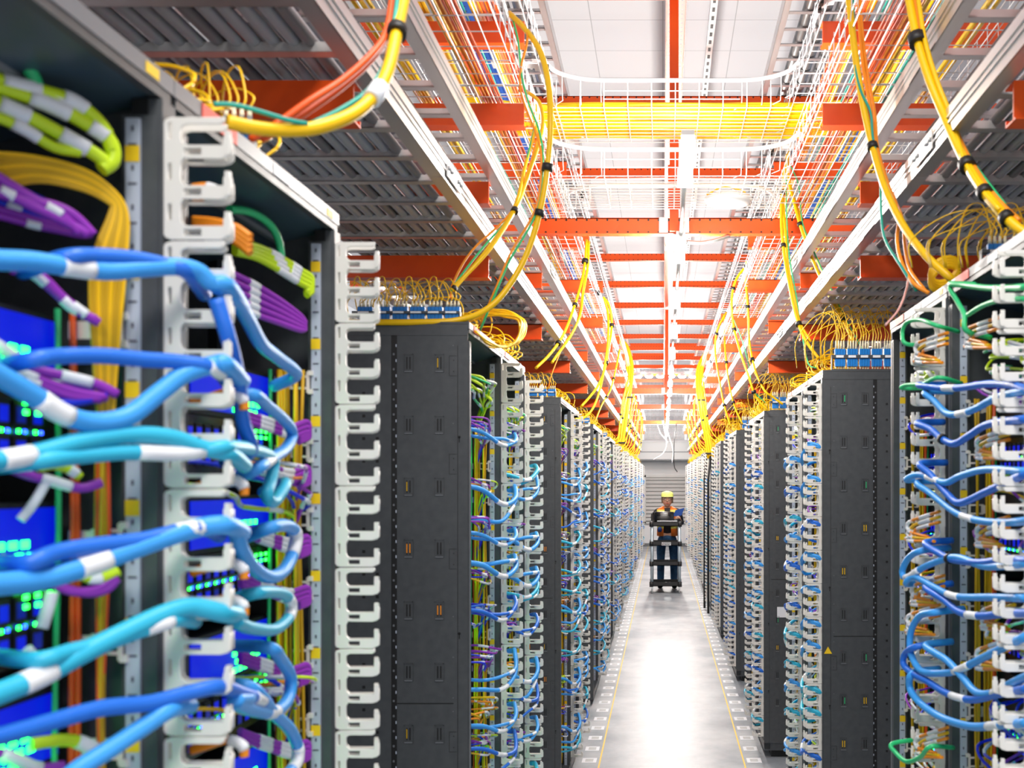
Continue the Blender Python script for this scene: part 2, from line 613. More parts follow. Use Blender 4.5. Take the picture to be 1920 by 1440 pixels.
def guide_full():
    """two moulded plates, the bridge pieces between them and the pegs"""
    b = bmesh.new()
    b.from_mesh(gme_a); 
    me2 = gme_a.copy(); me2.transform(Matrix.Translation((-.006, .020, -.0015)))
    b.from_mesh(me2)
    me = bpy.data.meshes.new('cable_guide'); b.to_mesh(me); b.free()
    m2 = MB(); h = MODH - .003; p = h / 3
    for k in range(3):
        z = k * p
        m2.box(.001, .0055, .0, .020, z + .003, z + .044, 'plastic')
        m2.box(.044, .066, .0, .020, z + .002, z + .0048, 'plastic')
        m2.box(.0715, .0772, -.003, .003, z + .004, z + .031, 'plastic')
        m2.box(.064, .070, .017, .023, z + .002, z + .030, 'plastic')
        m2.box(.022, .066, .0, .020, z + .0125, z + .0145, 'plastic')
    mm = m2.mesh('t')
    b = bmesh.new(); b.from_mesh(me); b.from_mesh(mm)
    out = bpy.data.meshes.new('cable_guide'); b.to_mesh(out); b.free()
    out.materials.append(MATS['plastic'])
    return out


guide_me = guide_full()


def far_guides():
    b = bmesh.new()
    for k in range(15):
        m = guide_me.copy(); m.transform(Matrix.Translation((0, 0, GZ0 + k * MODH))); b.from_mesh(m)
        bpy.data.meshes.remove(m)
    out = bpy.data.meshes.new('cable_guide'); b.to_mesh(out); b.free(); out.materials.append(MATS['plastic'])
    return out


far_guide_me = far_guides()
frame_me = post_mesh().mesh('frame')
hdr_me = header_mesh().mesh('header')
rul_me = [ruler_mesh(0).mesh('unit_ruler'), ruler_mesh(1).mesh('unit_ruler')]
pan_me = [panel_mesh(0).mesh('side_panel'), panel_mesh(1).mesh('side_panel')]
gb = MB().box(-.030, .004, W - .032, W - .002, .12, H - .035, 'rack'); gb.box(-.03, -.012, W - .0335, W - .032, .12, H - .035, 'black')
gb_me = gb.mesh('guide_backplate')
cl = MB()  # white cable clip on the inside of a post
cl.box(-.005, .0, 0, .004, -.018, .018, 'plastic'); cl.box(-.03, -.005, 0, .004, -.012, -.008, 'plastic')
cl.box(-.03, -.005, 0, .004, .008, .012, 'plastic'); cl.box(-.035, -.03, 0, .004, -.012, .012, 'plastic')
cl.box(-.06, -.035, .0, .004, -.010, .010, 'plastic'); cl.box(-.002, .006, -.002, .006, -.020, -.012, 'plastic'); cl.box(-.002, .006, -.002, .006, .012, .020, 'plastic')
cl_me = cl.mesh('cable_clip')
tg_w = MB().box(.0015, .0025, -.03, .03, -.008, .008, 'white_tag').mesh('header_tag')
tg_y = MB().box(.0015, .0025, -.014, .014, -.006, .006, 'yellow_tag').mesh('header_tag')
tg_r = MB().box(.0015, .0030, -.05, .05, -.010, .010, 'red_tag').mesh('header_tag')


def make_rack(near):
    t = thing('server_rack', 'dark grey open server rack', 'server rack')
    link('frame', frame_me, t); link('header', hdr_me, t)
    link('side_panel', pan_me[0], t); link('side_panel', pan_me[1], t)
    g = link('guide_backplate', gb_me, t)
    if near:
        link('unit_ruler', rul_me[0], t); link('unit_ruler', rul_me[1], t)
        for k in range(15):
            o = link('cable_guide', guide_me, t); o.location = (.002, W - .027, GZ0 + k * MODH)
        for k in range(16):
            for s in (0, 1):
                o = link('cable_clip', cl_me, t); o.location = (-.036, W - .044 if s else .040, .25 + k * .118)
        for me, y in ((tg_w, .33), (tg_y, W - .05), (tg_r, .12)):
            o = link('header_tag', me, t); o.location = (0, y, H - .011)
    else:
        link('unit_ruler', rul_me[0], t); link('unit_ruler', rul_me[1], t)
        o = link('cable_guide', far_guide_me, t); o.location = (.002, W - .027, 0)
    return t


rack_near = make_rack(True); rack_far = make_rack(False)
index_children()
LEFT = [0.58, 1.182] + [s + d for s in (2.98, 5.66, 8.3, 10.9, 13.5, 16.1, 18.7, 21.3, 23.9) for d in (0, .603)] + [26.5]
RIGHT = [1.80, 2.402] + [s + d for s in (4.27, 6.74, 9.30, 11.8, 14.3, 16.8, 19.3, 21.8, 24.3) for d in (0, .603)] + [26.8]
RACKS = []
used = {True: False, False: False}
for side, ys in (('left', LEFT), ('right', RIGHT)):
    for i, y in enumerate(ys):
        near = i < 4
        src = rack_near if near else rack_far
        r = src if not used[near] else copy_tree(src)
        used[near] = True
        if side == 'left': r.location = (XL, y, 0)
        else: r.location = (XR, y + W, 0); r.rotation_euler = (0, 0, PI)
        r['label'] = f'dark grey server rack with white cable fingers, {nth(i + 1)} from the front, {side} row'
        r['group'] = f'{side} row of server racks'
        RACKS.append((side, i, r))


def rack_world(r, side):
    """matrix of a rack (left racks face +X, right racks are turned round)"""
    return Matrix.Translation(r.location) @ Matrix.Rotation(PI if side == 'right' else 0, 4, 'Z')


# ------------------------------------------------------------------ network switches in the near racks
def make_switch():
    t = thing('network_switch', 'x', 'network switch')
    b = MB(); b.box(-.42, 0, .045, W - .045, 0, .086, 'rack_in'); b.box(0, .002, .045, W - .045, .0, .086, 'black_gloss'); b.box(-.42, .002, .045, W - .045, .088, .172, 'rack_in')
    b.build('chassis', t)
    p = MB(); rnd = random.Random(3)
    for k in range(16):
        for q in range(2):
            y = .075 + k * .028; z = .012 + q * .036
            p.box(.002, .006, y, y + .020, z, z + .026, 'black')
            p.box(.0055, .0066, y + .003, y + .017, z + .003, z + .02, 'blue_led_glow' if (k + q) % 3 else 'cord_blue')
    p.build('port_block', t)
    g = MB(); g.box(.002, .004, .26, W - .055, .096, .166, 'blue_led_glow')
    for q in range(5):
        for w in range(3): g.box(.004, .0052, .40 + q * .020 + (w % 2) * .01, .412 + q * .020 + (w % 2) * .01, .098 + w * .013, .106 + w * .013, 'led_green')
    tag(g.build('grille', t), 'fan grille with painted blue LED glow and green dots')
    l = MB()
    for k in range(16):
        y = .078 + k * .028
        l.box(.006, .0075, y, y + .004, .040, .044, 'led_green')
        l.box(.006, .0075, y + .010, y + .014, .040, .044, 'led_blue')
    for y in (.48, .50, .52):
        for z in (.06, .07): l.box(.006, .0075, y, y + .008, z, z + .005, 'led_green')
    l.build('status_light', t)
    return t


sw = make_switch(); first = True
index_children()
for side, i, r in RACKS:
    if i >= 4: continue
    for k in range(9):
        if first: o = sw; first = False
        else: o = copy_tree(sw)
        z = .22 + k * .205
        o.matrix_world = rack_world(r, side) @ Matrix.Translation((-.105, 0, z))
        o.location = (rack_world(r, side) @ Matrix.Translation((-.105, 0, z))).translation
        o.rotation_euler = (0, 0, PI if side == 'right' else 0)
        o['label'] = f'network switch with glowing blue ports, {nth(9 - k)} from top in the {nth(i + 1)} {side} rack'
        o['group'] = f'switches in the {nth(i + 1)} {side} rack'


# ------------------------------------------------------------------ cables
def cable(name, label, cat, runs, straps=(), tags=(), group=None, n=8):
    """runs: (points, radius, material); straps/tags: (point, direction, radius)"""
    t = thing(name, label, cat, (0, 0, 0), 0, group)
    for pts, r, mt in runs:
        b = MB().tube(smooth_path(pts), r, mt, n); b.build('strand', t)
    for p, d, r in straps:
        d = Vector(d).normalized()
        MB().cyl(Vector(p) - d * r * .9, Vector(p) + d * r * .9, r * 1.0, 'black', 14).build('strap', t)
    for p, d, r in tags:
        d = Vector(d).normalized()
        MB().cyl(Vector(p) - d * r * 3.2, Vector(p) + d * r * 3.2, r * 1.08, 'white_tag', 12).build('label_sleeve', t)
    return t


def along(pts, f):
    sp = smooth_path(pts); L = [0]
    for a, b in zip(sp, sp[1:]): L.append(L[-1] + (b - a).length)
    t = f * L[-1]
    for k in range(len(sp) - 1):
        if L[k + 1] >= t:
            return sp[k].lerp(sp[k + 1], (t - L[k]) / max(1e-9, L[k + 1] - L[k])), (sp[k + 1] - sp[k]).normalized()
    return sp[-1], (sp[-1] - sp[-2]).normalized()


def sleeve(b, pts, f, r, ln, mt='white_tag'):
    """a white label sleeve following the cable"""
    seg = [along(pts, f + (k / 5 - .5) * ln)[0] for k in range(6)]
    b.tube(seg, r, mt, 10)


# thick braided bundles drawn point by point: (colour, radius in m, [(px, py, Y)...], label fractions, label)
def ylin(px, x0, y0, x1, y1):
    return y0 + (y1 - y0) * (px - x0) / (x1 - x0)


def yl(px):  # distance of the bundles crossing the two nearest left racks
    if px < 430: return ylin(px, -60, .90, 430, 1.16)
    return ylin(px, 430, 1.16, 570, 1.62)


def yr(px):
    return ylin(px, 1690, 2.44, 1910, 1.80)


NEAR_LEFT = [
    ('blue_sleeve', .0098, [(-80, 480), (-10, 487), (60, 490), (130, 500), (200, 508), (270, 503), (330, 500), (370, 508), (395, 530), (425, 535)], (.33,), 'thick light blue braided bundle, topmost one crossing the nearest left rack'),
    ('blue_dark', .0085, [(120, 484), (180, 480), (250, 485), (310, 497), (350, 510)], (), 'darker blue braided bundle tucked behind the topmost light blue one on the left'),
    ('blue_dark', .0085, [(55, 676), (110, 668), (190, 667), (270, 674), (330, 678), (400, 690)], (.82,), 'blue braided bundle running almost level in the nearest left rack at mid height'),
    ('blue_sleeve', .0105, [(-80, 660), (-10, 700), (60, 740), (120, 778), (180, 792), (240, 780), (300, 735), (345, 702), (400, 684), (425, 684)], (.27,), 'thick light blue bundle dipping in a deep curve in the nearest left rack'),
    ('teal_sleeve', .0095, [(-80, 870), (0, 863), (70, 850), (150, 828), (240, 815), (320, 820), (380, 840), (430, 852)], (.16,), 'teal braided bundle arching upward in the middle of the nearest left rack'),
    ('teal_sleeve', .0085, [(60, 866), (150, 855), (240, 848), (330, 850), (380, 845), (430, 838), (480, 845), (512, 862), (508, 900), (500, 930), (515, 940), (535, 905)], (.28,), 'teal bundle running through the fingers and folding down in the second left rack'),
    ('blue_sleeve', .0112, [(-80, 1100), (0, 1095), (80, 1085), (160, 1062), (240, 1033), (320, 1005), (380, 988), (425, 985)], (.38,), 'thickest light blue bundle rising to the fingers above the lower half of the left rack'),
    ('blue_dark', .0090, [(50, 1056), (110, 1035), (190, 1022), (270, 1012), (340, 995), (380, 990)], (.75,), 'dark blue bundle behind the thickest light blue one on the left'),
    ('teal_sleeve', .0108, [(-80, 1330), (-10, 1303), (70, 1270), (160, 1222), (240, 1182), (310, 1150), (360, 1138), (420, 1150)], (.22,), 'long pale teal bundle rising diagonally across the lower left rack'),
    ('teal_sleeve', .0085, [(70, 1238), (130, 1222), (200, 1205), (270, 1180), (330, 1162)], (.7,), 'teal bundle in shade above the long diagonal teal one'),
    ('blue_dark', .0090, [(-60, 1395), (10, 1378), (100, 1352), (190, 1328), (280, 1318), (350, 1300), (410, 1288), (450, 1300), (500, 1318)], (.75,), 'blue bundle near the bottom of the left rack, the higher of two crossing there'),
    ('blue_sleeve', .0100, [(90, 1480), (150, 1440), (210, 1402), (270, 1362), (320, 1330)], (), 'light blue bundle climbing from the bottom edge of the left rack'),
    ('blue_sleeve', .0095, [(405, 535), (440, 560), (465, 600), (490, 645), (520, 670), (555, 702)], (), 'blue bundle falling behind the finger column in the top of the second left rack'),
    ('blue_dark', .0090, [(405, 560), (430, 640), (448, 720), (455, 790), (470, 845)], (), 'dark blue bundle hanging straight down behind the nearest finger column'),
    ('blue_sleeve', .0085, [(470, 740), (500, 760), (535, 790), (548, 815), (535, 842), (505, 862), (480, 880)], (.8,), 'blue bundle looped around on itself in the second left rack'),
    ('blue_sleeve', .0095, [(440, 985), (452, 1030), (475, 1065), (505, 1082), (532, 1070), (550, 1035), (555, 1000), (535, 985), (505, 990)], (.62,), 'blue bundle forming a round hanging loop in the second left rack'),
    ('teal_sleeve', .0085, [(440, 1165), (470, 1178), (515, 1180), (543, 1155), (545, 1128), (525, 1112), (480, 1112)], (.55,), 'teal bundle bent into a narrow loop in the second left rack'),
    ('blue_sleeve', .0092, [(505, 1215), (525, 1235), (545, 1270), (540, 1310), (515, 1335), (470, 1330), (440, 1315)], (.55,), 'blue bundle looped low in the second left rack, above the last one'),
    ('blue_sleeve', .0092, [(470, 1290), (510, 1335), (545, 1370), (560, 1415), (540, 1450), (490, 1462)], (.6,), 'lowest blue loop in view in the second left rack'),
]
NEAR_RIGHT = [
    ('blue_dark', .0075, [(1722, 722), (1760, 727), (1800, 727), (1850, 720), (1895, 722), (1940, 735)], (.35,), 'blue bundle running level at the top of the right racks'),
    ('blue_sleeve', .0075, [(1735, 735), (1752, 752), (1775, 775), (1800, 776), (1830, 766), (1870, 745), (1930, 730)], (.45,), 'light blue bundle sagging just under the topmost blue one on the right'),
    ('blue_dark', .0078, [(1720, 793), (1745, 805), (1765, 822), (1790, 832), (1820, 815), (1855, 795), (1930, 785)], (), 'blue bundle tied with a black strap on the right, upper half'),
    ('blue_sleeve', .0075, [(1700, 900), (1725, 890), (1770, 905), (1800, 893), (1850, 880), (1930, 885)], (.3,), 'blue bundle crossing level below the tied one on the right racks'),
    ('blue_dark', .0078, [(1725, 870), (1745, 890), (1775, 925), (1800, 943), (1850, 922), (1930, 885)], (), 'blue bundle crossing another in an X on the right racks'),
    ('blue_sleeve', .0075, [(1720, 905), (1745, 925), (1790, 960), (1830, 975), (1880, 980), (1940, 975)], (.5,), 'blue bundle sloping down under the X crossing on the right'),
    ('blue_dark', .0078, [(1735, 1018), (1765, 1040), (1790, 1050), (1840, 1055), (1880, 1050), (1935, 1052)], (), 'blue bundle pinched by a black tie, right racks at mid height'),
    ('blue_sleeve', .0078, [(1730, 1032), (1705, 1045), (1692, 1070), (1700, 1083), (1735, 1062), (1790, 1045), (1850, 1062), (1930, 1055)], (.3,), 'blue bundle looping out past the finger column at mid height on the right'),
    ('blue_sleeve', .0075, [(1700, 1095), (1715, 1082), (1750, 1100), (1790, 1118), (1860, 1120), (1930, 1122)], (.45,), 'blue bundle with white sleeve running level below the mid height loop on the right'),
    ('blue_dark', .0078, [(1735, 1100), (1770, 1125), (1800, 1148), (1840, 1155), (1890, 1150), (1940, 1150)], (.5,), 'blue bundle sloping down into the right racks, under the sleeved one'),
    ('blue_sleeve', .0080, [(1755, 1148), (1725, 1155), (1708, 1185), (1708, 1225), (1728, 1258), (1770, 1262), (1800, 1255), (1840, 1235), (1930, 1190)], (.6,), 'tall blue loop bulging into the aisle on the right racks'),
    ('blue_sleeve', .0080, [(1735, 1210), (1775, 1238), (1805, 1270), (1830, 1298), (1860, 1300), (1900, 1280), (1940, 1262)], (.7,), 'blue bundle diving behind the tall loop on the right'),
    ('blue_dark', .0078, [(1720, 1212), (1698, 1225), (1694, 1245), (1710, 1262), (1740, 1278), (1775, 1300), (1820, 1312), (1870, 1302), (1930, 1290)], (.55,), 'blue bundle hooked around the finger low on the right racks'),
    ('blue_sleeve', .0085, [(1712, 1262), (1706, 1290), (1725, 1318), (1765, 1345), (1820, 1362), (1870, 1360), (1930, 1355)], (.75,), 'lowest thick blue bundle in the right racks'),
    ('cord_green', .0062, [(1782, 532), (1810, 535), (1860, 540), (1930, 538)], (), 'green cable entering the top of the nearest right rack'),
    ('cord_green', .0055, [(1783, 535), (1795, 565), (1808, 590), (1812, 620)], (), 'green cable falling inside the top of the nearest right rack'),
    ('cord_green', .0050, [(1815, 590), (1845, 572), (1880, 562), (1925, 560)], (), 'thin green cable rising to the right under the top green one'),
    ('cord_green', .0050, [(1700, 645), (1692, 625), (1700, 605), (1725, 600), (1755, 610)], (), 'green cable arched at the top of the second right rack'),
    ('cord_green', .0050, [(1692, 728), (1700, 722), (1730, 720), (1760, 708)], (), 'short green cable below the first guide of the second right rack'),
    ('cord_green', .0055, [(1672, 1395), (1680, 1412), (1700, 1428), (1725, 1420), (1745, 1400)], (), 'green cable curling at the bottom of the second right rack'),
]
for fn, lst, g in ((yl, NEAR_LEFT, 'blue and teal bundles on the near left racks'), (yr, NEAR_RIGHT, 'blue and green bundles on the near right racks')):
    for mt, r, pts, tags_, lab in lst:
        pts3 = [P(a, b, fn(a)) for a, b in pts]
        if fn is yl:      # free ends run back into the rack
            if 0 < pts[0][0] < 380 or pts[0][0] > 450: pts3.insert(0, pts3[0] + Vector((-.07, .045, -.004)))
            pts3.append(pts3[-1] + (Vector((-.05, .04, -.015)) if pts[-1][0] > 450 else Vector((-.012, .07, -.012))))
        elif pts[0][0] < 1800:
            pts3.insert(0, pts3[0] + Vector((.07, .03, .004)))
            if pts[-1][0] < 1900: pts3.append(pts3[-1] + Vector((.06, .03, -.01)))
        t = thing('cable_bundle', lab, 'cable')
        MB().tube(smooth_path(pts3), r, mt, 12).build('braided_sleeve', t)
        for f in tags_:
            b = MB(); sleeve(b, pts3, f, r * 1.06, .09); tag(b.build('label_sleeve', t), 'white printed label sleeve')
        if mt == 'blue_dark' and fn is yr and 'tie' in lab:
            p, d = along(pts3, .32)
            MB().cyl(p - d * .006, p + d * .006, r * 1.5, 'black', 12).build('strap', t)

# fan-out cord clusters ------------------------------------------------------------
def cluster_mesh(kind, seed, n=7, fat=1.0):
    """cords leaving the ports in a sheaf and bending back, with white sleeves; local to a rack"""
    rnd = random.Random(seed)
    cords = []
    cols = {'purple': ['purple', 'purple', 'cord_blue', 'purple'], 'lime': ['lime', 'lime', 'lime', 'cord_green'],
            'orange': ['cord_orange', 'cord_orange', 'yellow'], 'blue': ['cord_blue', 'cord_blue', 'blue_dark'],
            'mix': ['purple', 'cord_orange', 'cord_blue', 'lime', 'cord_blue', 'yellow']}[kind]
    for k in range(n):
        y0 = .14 + rnd.random() * .28
        z0 = rnd.uniform(-.02, .03)
        ex = rnd.uniform(-.02, .025); yy = y0 + rnd.uniform(.04, .14)
        pts = [Vector((-.095, y0, z0)), Vector((-.05, y0 + .03, z0 - .004)), Vector((ex - .01, (y0 + yy) / 2 + .04, z0 - rnd.uniform(.005, .035))),
               Vector((ex - .022, min(.53, yy + .07), z0 - rnd.uniform(.02, .06))), Vector((-.055, .54, z0 - rnd.uniform(.05, .09))), Vector((-.08, .545, z0 - .14))]
        r = rnd.uniform(.0026, .0038) * fat
        c = MB().tube(smooth_path(pts, 4), r, cols[k % len(cols)], 6)
        tg = []
        for f in ((rnd.uniform(.25, .55),) if k % 3 else (rnd.uniform(.2, .32), rnd.uniform(.5, .62))):
            seg = [along(pts, f + (q / 3 - .5) * .13)[0] for q in range(4)]
            tg.append(MB().tube(seg, r * 1.2, 'white_tag', 6))
        cords.append((c, tg))
    allm = MB()
    for c, tg in cords:
        for m_ in [c] + tg:
            n0 = len(allm.v); allm.v += m_.v
            for f_, mi_, s_ in zip(m_.f, m_.m, m_.sm): allm.face([n0 + q for q in f_], m_.mats[mi_], s_)
    return [(c.mesh('cord'), [x.mesh('label_sleeve') for x in tg]) for c, tg in cords], allm.mesh('patch_cord_cluster')


CLUST = {}
for kind in ('purple', 'lime', 'orange', 'blue', 'mix'):
    for v in range(2):
        CLUST[(kind, v)] = cluster_mesh(kind, len(kind) * 11 + 10 * v + ord(kind[0]), 9 if kind == 'lime' else 7, 1.25 if kind == 'lime' else 1.0)
# rows: which cluster hangs at which height
ROWS = [(2.14, 'lime'), (2.03, 'purple'), (1.86, 'mix'), (1.70, 'purple'), (1.55, 'mix'), (1.40, 'blue'), (1.27, 'purple'), (1.12, 'orange'), (.97, 'mix'), (.82, 'purple'), (.66, 'lime'), (.5, 'mix'), (.34, 'blue')]
CNAME = {'purple': 'purple', 'lime': 'lime green', 'orange': 'orange', 'blue': 'deep blue', 'mix': 'orange, blue and purple'}
for side, i, r in RACKS:
    if side == 'left' and i == 0: continue
    rows = ROWS if i < 6 else [ROWS[k] for k in (0, 1, 4, 6, 9, 11)]
    if i > 14: rows = [ROWS[k] for k in (1, 6, 10)]
    if side == 'left' and i == 1: rows = [ROWS[k] for k in (2, 4, 6, 8, 10, 12)]
    for k, (z, kind) in enumerate(rows):
        parts, whole = CLUST[(kind, (i + k) % 2)]
        if i < 4:
            t = thing('patch_cord_cluster', '', 'cable')
            for cm, tms in parts:
                c = link('cord', cm, t)
                for tm in tms: tag(link('label_sleeve', tm, c), 'white label sleeve')
        else:
            t = link('patch_cord_cluster', whole)
        mw = rack_world(r, side) @ Matrix.Translation((0, 0, z + .012 * ((i * 7 + k * 3) % 5 - 2)))
        t.location = mw.translation; t.rotation_euler = (0, 0, PI if side == 'right' else 0)
        t['label'] = f'{CNAME[kind]} patch cords, {nth(i + 1)} {side} rack, {nth(k + 1)} sheaf down'
        t['category'] = 'cable'
        t['group'] = f'patch cord sheaves in the {nth(i + 1)} {side} rack'


# blue bundles looping from inside the rack to the fingers, for all but the hand-laid near ones
def loop_mesh(seed, mt):
    rnd = random.Random(seed)
    r = rnd.uniform(.0065, .0090)
    b = MB(); tg = MB()
    for q in range(2):
        dz = rnd.uniform(-.02, .03) - .025 * q
        dr = rnd.choice((-1, 1))
        zz = rnd.uniform(-.07, .05)
        pts = [Vector((-.09, .18 + .08 * q, zz + dz)), Vector((-.01, .26 + .05 * q, zz + dz - .015)), Vector((.045, .35, zz * .8 - rnd.uniform(.02, .06))),
               Vector((.070, .46, zz * .3 - rnd.uniform(.01, .04))), Vector((.056, .545, rnd.uniform(-.005, .01) + dz * .2)), Vector((.044, .580, .004 - .006 * q)), Vector((.020, .592, -.004 - .008 * q)), Vector((.004, .585, -.02))]
        b.tube(smooth_path(pts, 5), r * (1 - .2 * q), mt, 8)
        seg = [along(pts, .42 + .08 * q + (k / 4 - .5) * .11)[0] for k in range(5)]
        tg.tube(seg, r * 1.1 * (1 - .2 * q), 'white_tag', 8)
    return b.mesh('braided_sleeve'), tg.mesh('label_sleeve')


LOOPS = [loop_mesh(100 + k, ('blue_sleeve', 'teal_sleeve', 'blue_dark', 'blue_sleeve', 'blue_dark', 'teal_sleeve')[k % 6]) for k in range(10)]
LCOL = ['light blue', 'teal', 'deep blue', 'light blue', 'deep blue', 'teal']
rl = random.Random(21)
for side, i, r in RACKS:
    if i < (2 if side == 'left' else 2): continue
    n = 13 if i < 8 else (8 if i < 14 else 5)
    for k in range(n):
        v = rl.randrange(10)
        z = .22 + (1.78) * (k + rl.uniform(.15, .85)) / n
        kk = round((z - GZ0) / (MODH / 3))
        z = GZ0 + kk * MODH / 3 + .021
        if i < 10:
            t = thing('cable_bundle', '', 'cable'); link('braided_sleeve', LOOPS[v][0], t); tag(link('label_sleeve', LOOPS[v][1], t), 'white label sleeves')
        else:
            t = link('cable_bundle', LOOPS[v][0]); t['category'] = 'cable'
        mw = rack_world(r, side) @ Matrix.Translation((0, 0, z))
        t.location = mw.translation; t.rotation_euler = (0, 0, PI if side == 'right' else 0)
        t['label'] = f'{LCOL[v % 6]} cable pair on the {nth(i + 1)} {side} rack fingers, {nth(k + 1)} from the floor'
        t['group'] = f'cable loops on the {nth(i + 1)} {side} rack'

# vertical risers inside the racks (yellow and orange fibre beside the far wall)
def riser(cols, seed, n, spread, r):
    rnd = random.Random(seed); b = MB()
    for k in range(n):
        x = rnd.uniform(-spread, 0); y = rnd.uniform(-.02, 0)
        pts = [Vector((x + rnd.uniform(-.004, .004), y + rnd.uniform(-.004, .004), .12 + q * .24)) for q in range(9)]
        b.tube(smooth_path(pts, 3), r, cols[k % len(cols)], 6)
    return b.mesh('riser')


RIS0 = riser(['yellow_dull', 'cord_red', 'yellow_dull'], 5, 5, .022, .0026)
RIS = [riser(['yellow_dull', 'yellow'], 1, 12, .035, .003), riser(['cord_red', 'cord_green', 'cord_red'], 2, 3, .012, .0035)]
for side, i, r in RACKS:
    if i > 5: continue
    for q, (me, nm, x) in enumerate(((RIS[0], 'yellow fibre bundle running down inside', -.045), (RIS[1], 'orange and green cords running down inside', -.085))):
        t = link('riser_cables', RIS0 if (side == 'left' and i == 0 and q == 0) else me)
        y = W - .05 if side == 'left' else .075
        mw = rack_world(r, side) @ Matrix.Translation((x, y, 0))
        t.location = mw.translation; t.rotation_euler = (0, 0, PI if side == 'right' else 0)
        tag(t, f'{nm} the {nth(i + 1)} {side} rack', 'cable', None, 'stuff')

# hand-laid clusters at the very front left --------------------------------------
def hand_cluster(lab, strands, yf, cat='cable'):
    t = thing('patch_cord_cluster', lab, cat)
    for mt, r, pts, fr in strands:
        p3 = [P(a, b, yf(a)) for a, b in pts]
        MB().tube(smooth_path(p3), r, mt, 8).build('cord', t)
        for f, ln in fr:
            b = MB(); sleeve(b, p3, f, r * 1.15, ln); b.build('label_sleeve', t)
    return t


Y1 = lambda px: ylin(px, -60, 1.0, 260, 1.12)
Y2 = lambda px: ylin(px, 430, 1.50, 600, 1.72)
hand_cluster('fat lime green cords with white sleeves at the top of the nearest left rack',
             [('lime', .0078, [(-60, 150), (20, 170), (90, 195), (150, 225), (205, 262), (212, 300), (190, 318)], ((.42, .22), (.7, .1))),
              ('lime', .0078, [(-60, 165), (0, 195), (60, 222), (120, 255), (180, 290), (205, 312)], ((.3, .2), (.72, .2))),
              ('lime', .0078, [(-60, 130), (10, 155), (80, 172), (140, 192), (190, 235), (212, 285)], ((.3, .22), (.62, .15))),
              ('lime', .0058, [(-60, 205), (0, 222), (50, 245), (100, 275), (150, 285)], ((.5, .25),)),
              ('lime', .0058, [(-60, 145), (30, 160), (100, 180), (165, 210), (205, 250)], ((.6, .2),))], Y1)
hand_cluster('green cable curving down from the top corner of the nearest left rack', [('cord_green', .0072, [(-60, 30), (-10, 55), (30, 95), (60, 140), (72, 170)], ())], Y1)
hand_cluster('loose yellow fibres sweeping below the lime cords on the left',
             [('yellow_dull' if k % 3 else 'yellow', .0021, [(-40, 285 + 11 * k), (60, 293 + 6 * k), (150, 315 + 5 * k), (205, 350 + 4 * k), (238 - 4 * k, 400), (235 - 8 * k, 500), (222 - 6 * k, 640), (210 - 3 * k, 800)], ()) for k in range(9)], lambda a: Y1(a) + .01)
hand_cluster('purple cords with a white tag flag under the yellow fibres on the left',
             [('purple', .0058, [(-60, 300), (0, 335), (60, 372), (110, 400), (150, 438)], ((.72, .14),)),
              ('purple', .0058, [(-60, 330), (10, 362), (70, 392), (120, 415), (165, 440)], ((.3, .12),)),
              ('purple', .0055, [(-40, 350), (40, 375), (100, 385), (140, 405), (175, 440)], ())], Y1)
hand_cluster('dense deep purple cords behind the tagged purple ones at the upper left',
             [('purple' if k % 3 else 'cord_blue', .0042, [(-60, 318 + 15 * k), (0, 340 + 13 * k), (60, 366 + 11 * k), (110, 392 + 8 * k), (150, 425 + 3 * k), (172, 440)], ((.35 + .08 * (k % 3), .12),) if k % 2 else ()) for k in range(6)], lambda a: Y1(a) + .03)
hand_cluster('dark purple and blue cords filling the middle of the nearest left rack',
             [('purple' if k % 2 else 'cord_blue', .0042, [(-50, 625 + 18 * k), (10, 660 + 15 * k), (70, 695 + 10 * k), (130, 718 + 7 * k), (185, 735 + 2 * k), (215, 742)], ((.55, .14),) if k % 2 else ()) for k in range(6)], lambda a: Y1(a) + .03)
hand_cluster('purple cord pair with white sleeves below the first blue bundle on the left',
             [('purple', .0052, [(20, 505), (60, 512), (100, 545), (140, 580), (180, 600)], ((.3, .16), (.7, .2))),
              ('purple', .0052, [(40, 500), (80, 520), (120, 560), (160, 590), (185, 605)], ((.75, .18),))], Y1)
hand_cluster('purple cords with long white sleeves in the middle of the nearest left rack',
             [('purple', .0056, [(-60, 610), (0, 650), (60, 690), (120, 705), (180, 720), (220, 740)], ((.3, .26), (.72, .2))),
              ('purple', .0056, [(-40, 660), (20, 690), (80, 715), (140, 735), (200, 745)], ((.35, .2),)),
              ('purple', .0056, [(0, 700), (70, 720), (130, 742), (190, 748)], ((.3, .15),)),
              ('cord_blue', .0052, [(0, 720), (60, 750), (130, 755), (200, 742)], ())], Y1)
hand_cluster('purple and yellow cords with hanging white flags below the teal bundle on the left',
             [('purple', .0052, [(0, 870), (50, 890), (90, 900), (150, 915), (190, 905)], ((.55, .3),)),
              ('lime', .0052, [(70, 878), (100, 872), (130, 880), (150, 895)], ((.8, .2),)),
              ('white_tag', .0050, [(88, 900), (72, 930), (55, 955), (38, 975)], ())], Y1)
hand_cluster('purple and lime cords under the thickest blue bundle on the left',
             [('purple', .0050, [(0, 1045), (50, 1065), (100, 1095), (160, 1112), (200, 1105), (220, 1085)], ((.2, .2),)),
              ('purple', .0050, [(90, 1085), (130, 1108), (180, 1105), (218, 1080)], ()),
              ('lime', .0060, [(150, 1078), (180, 1085), (205, 1078), (222, 1070)], ((.4, .3),)),
              ('white_tag', .0065, [(98, 1110), (90, 1140), (78, 1178)], ())], Y1)
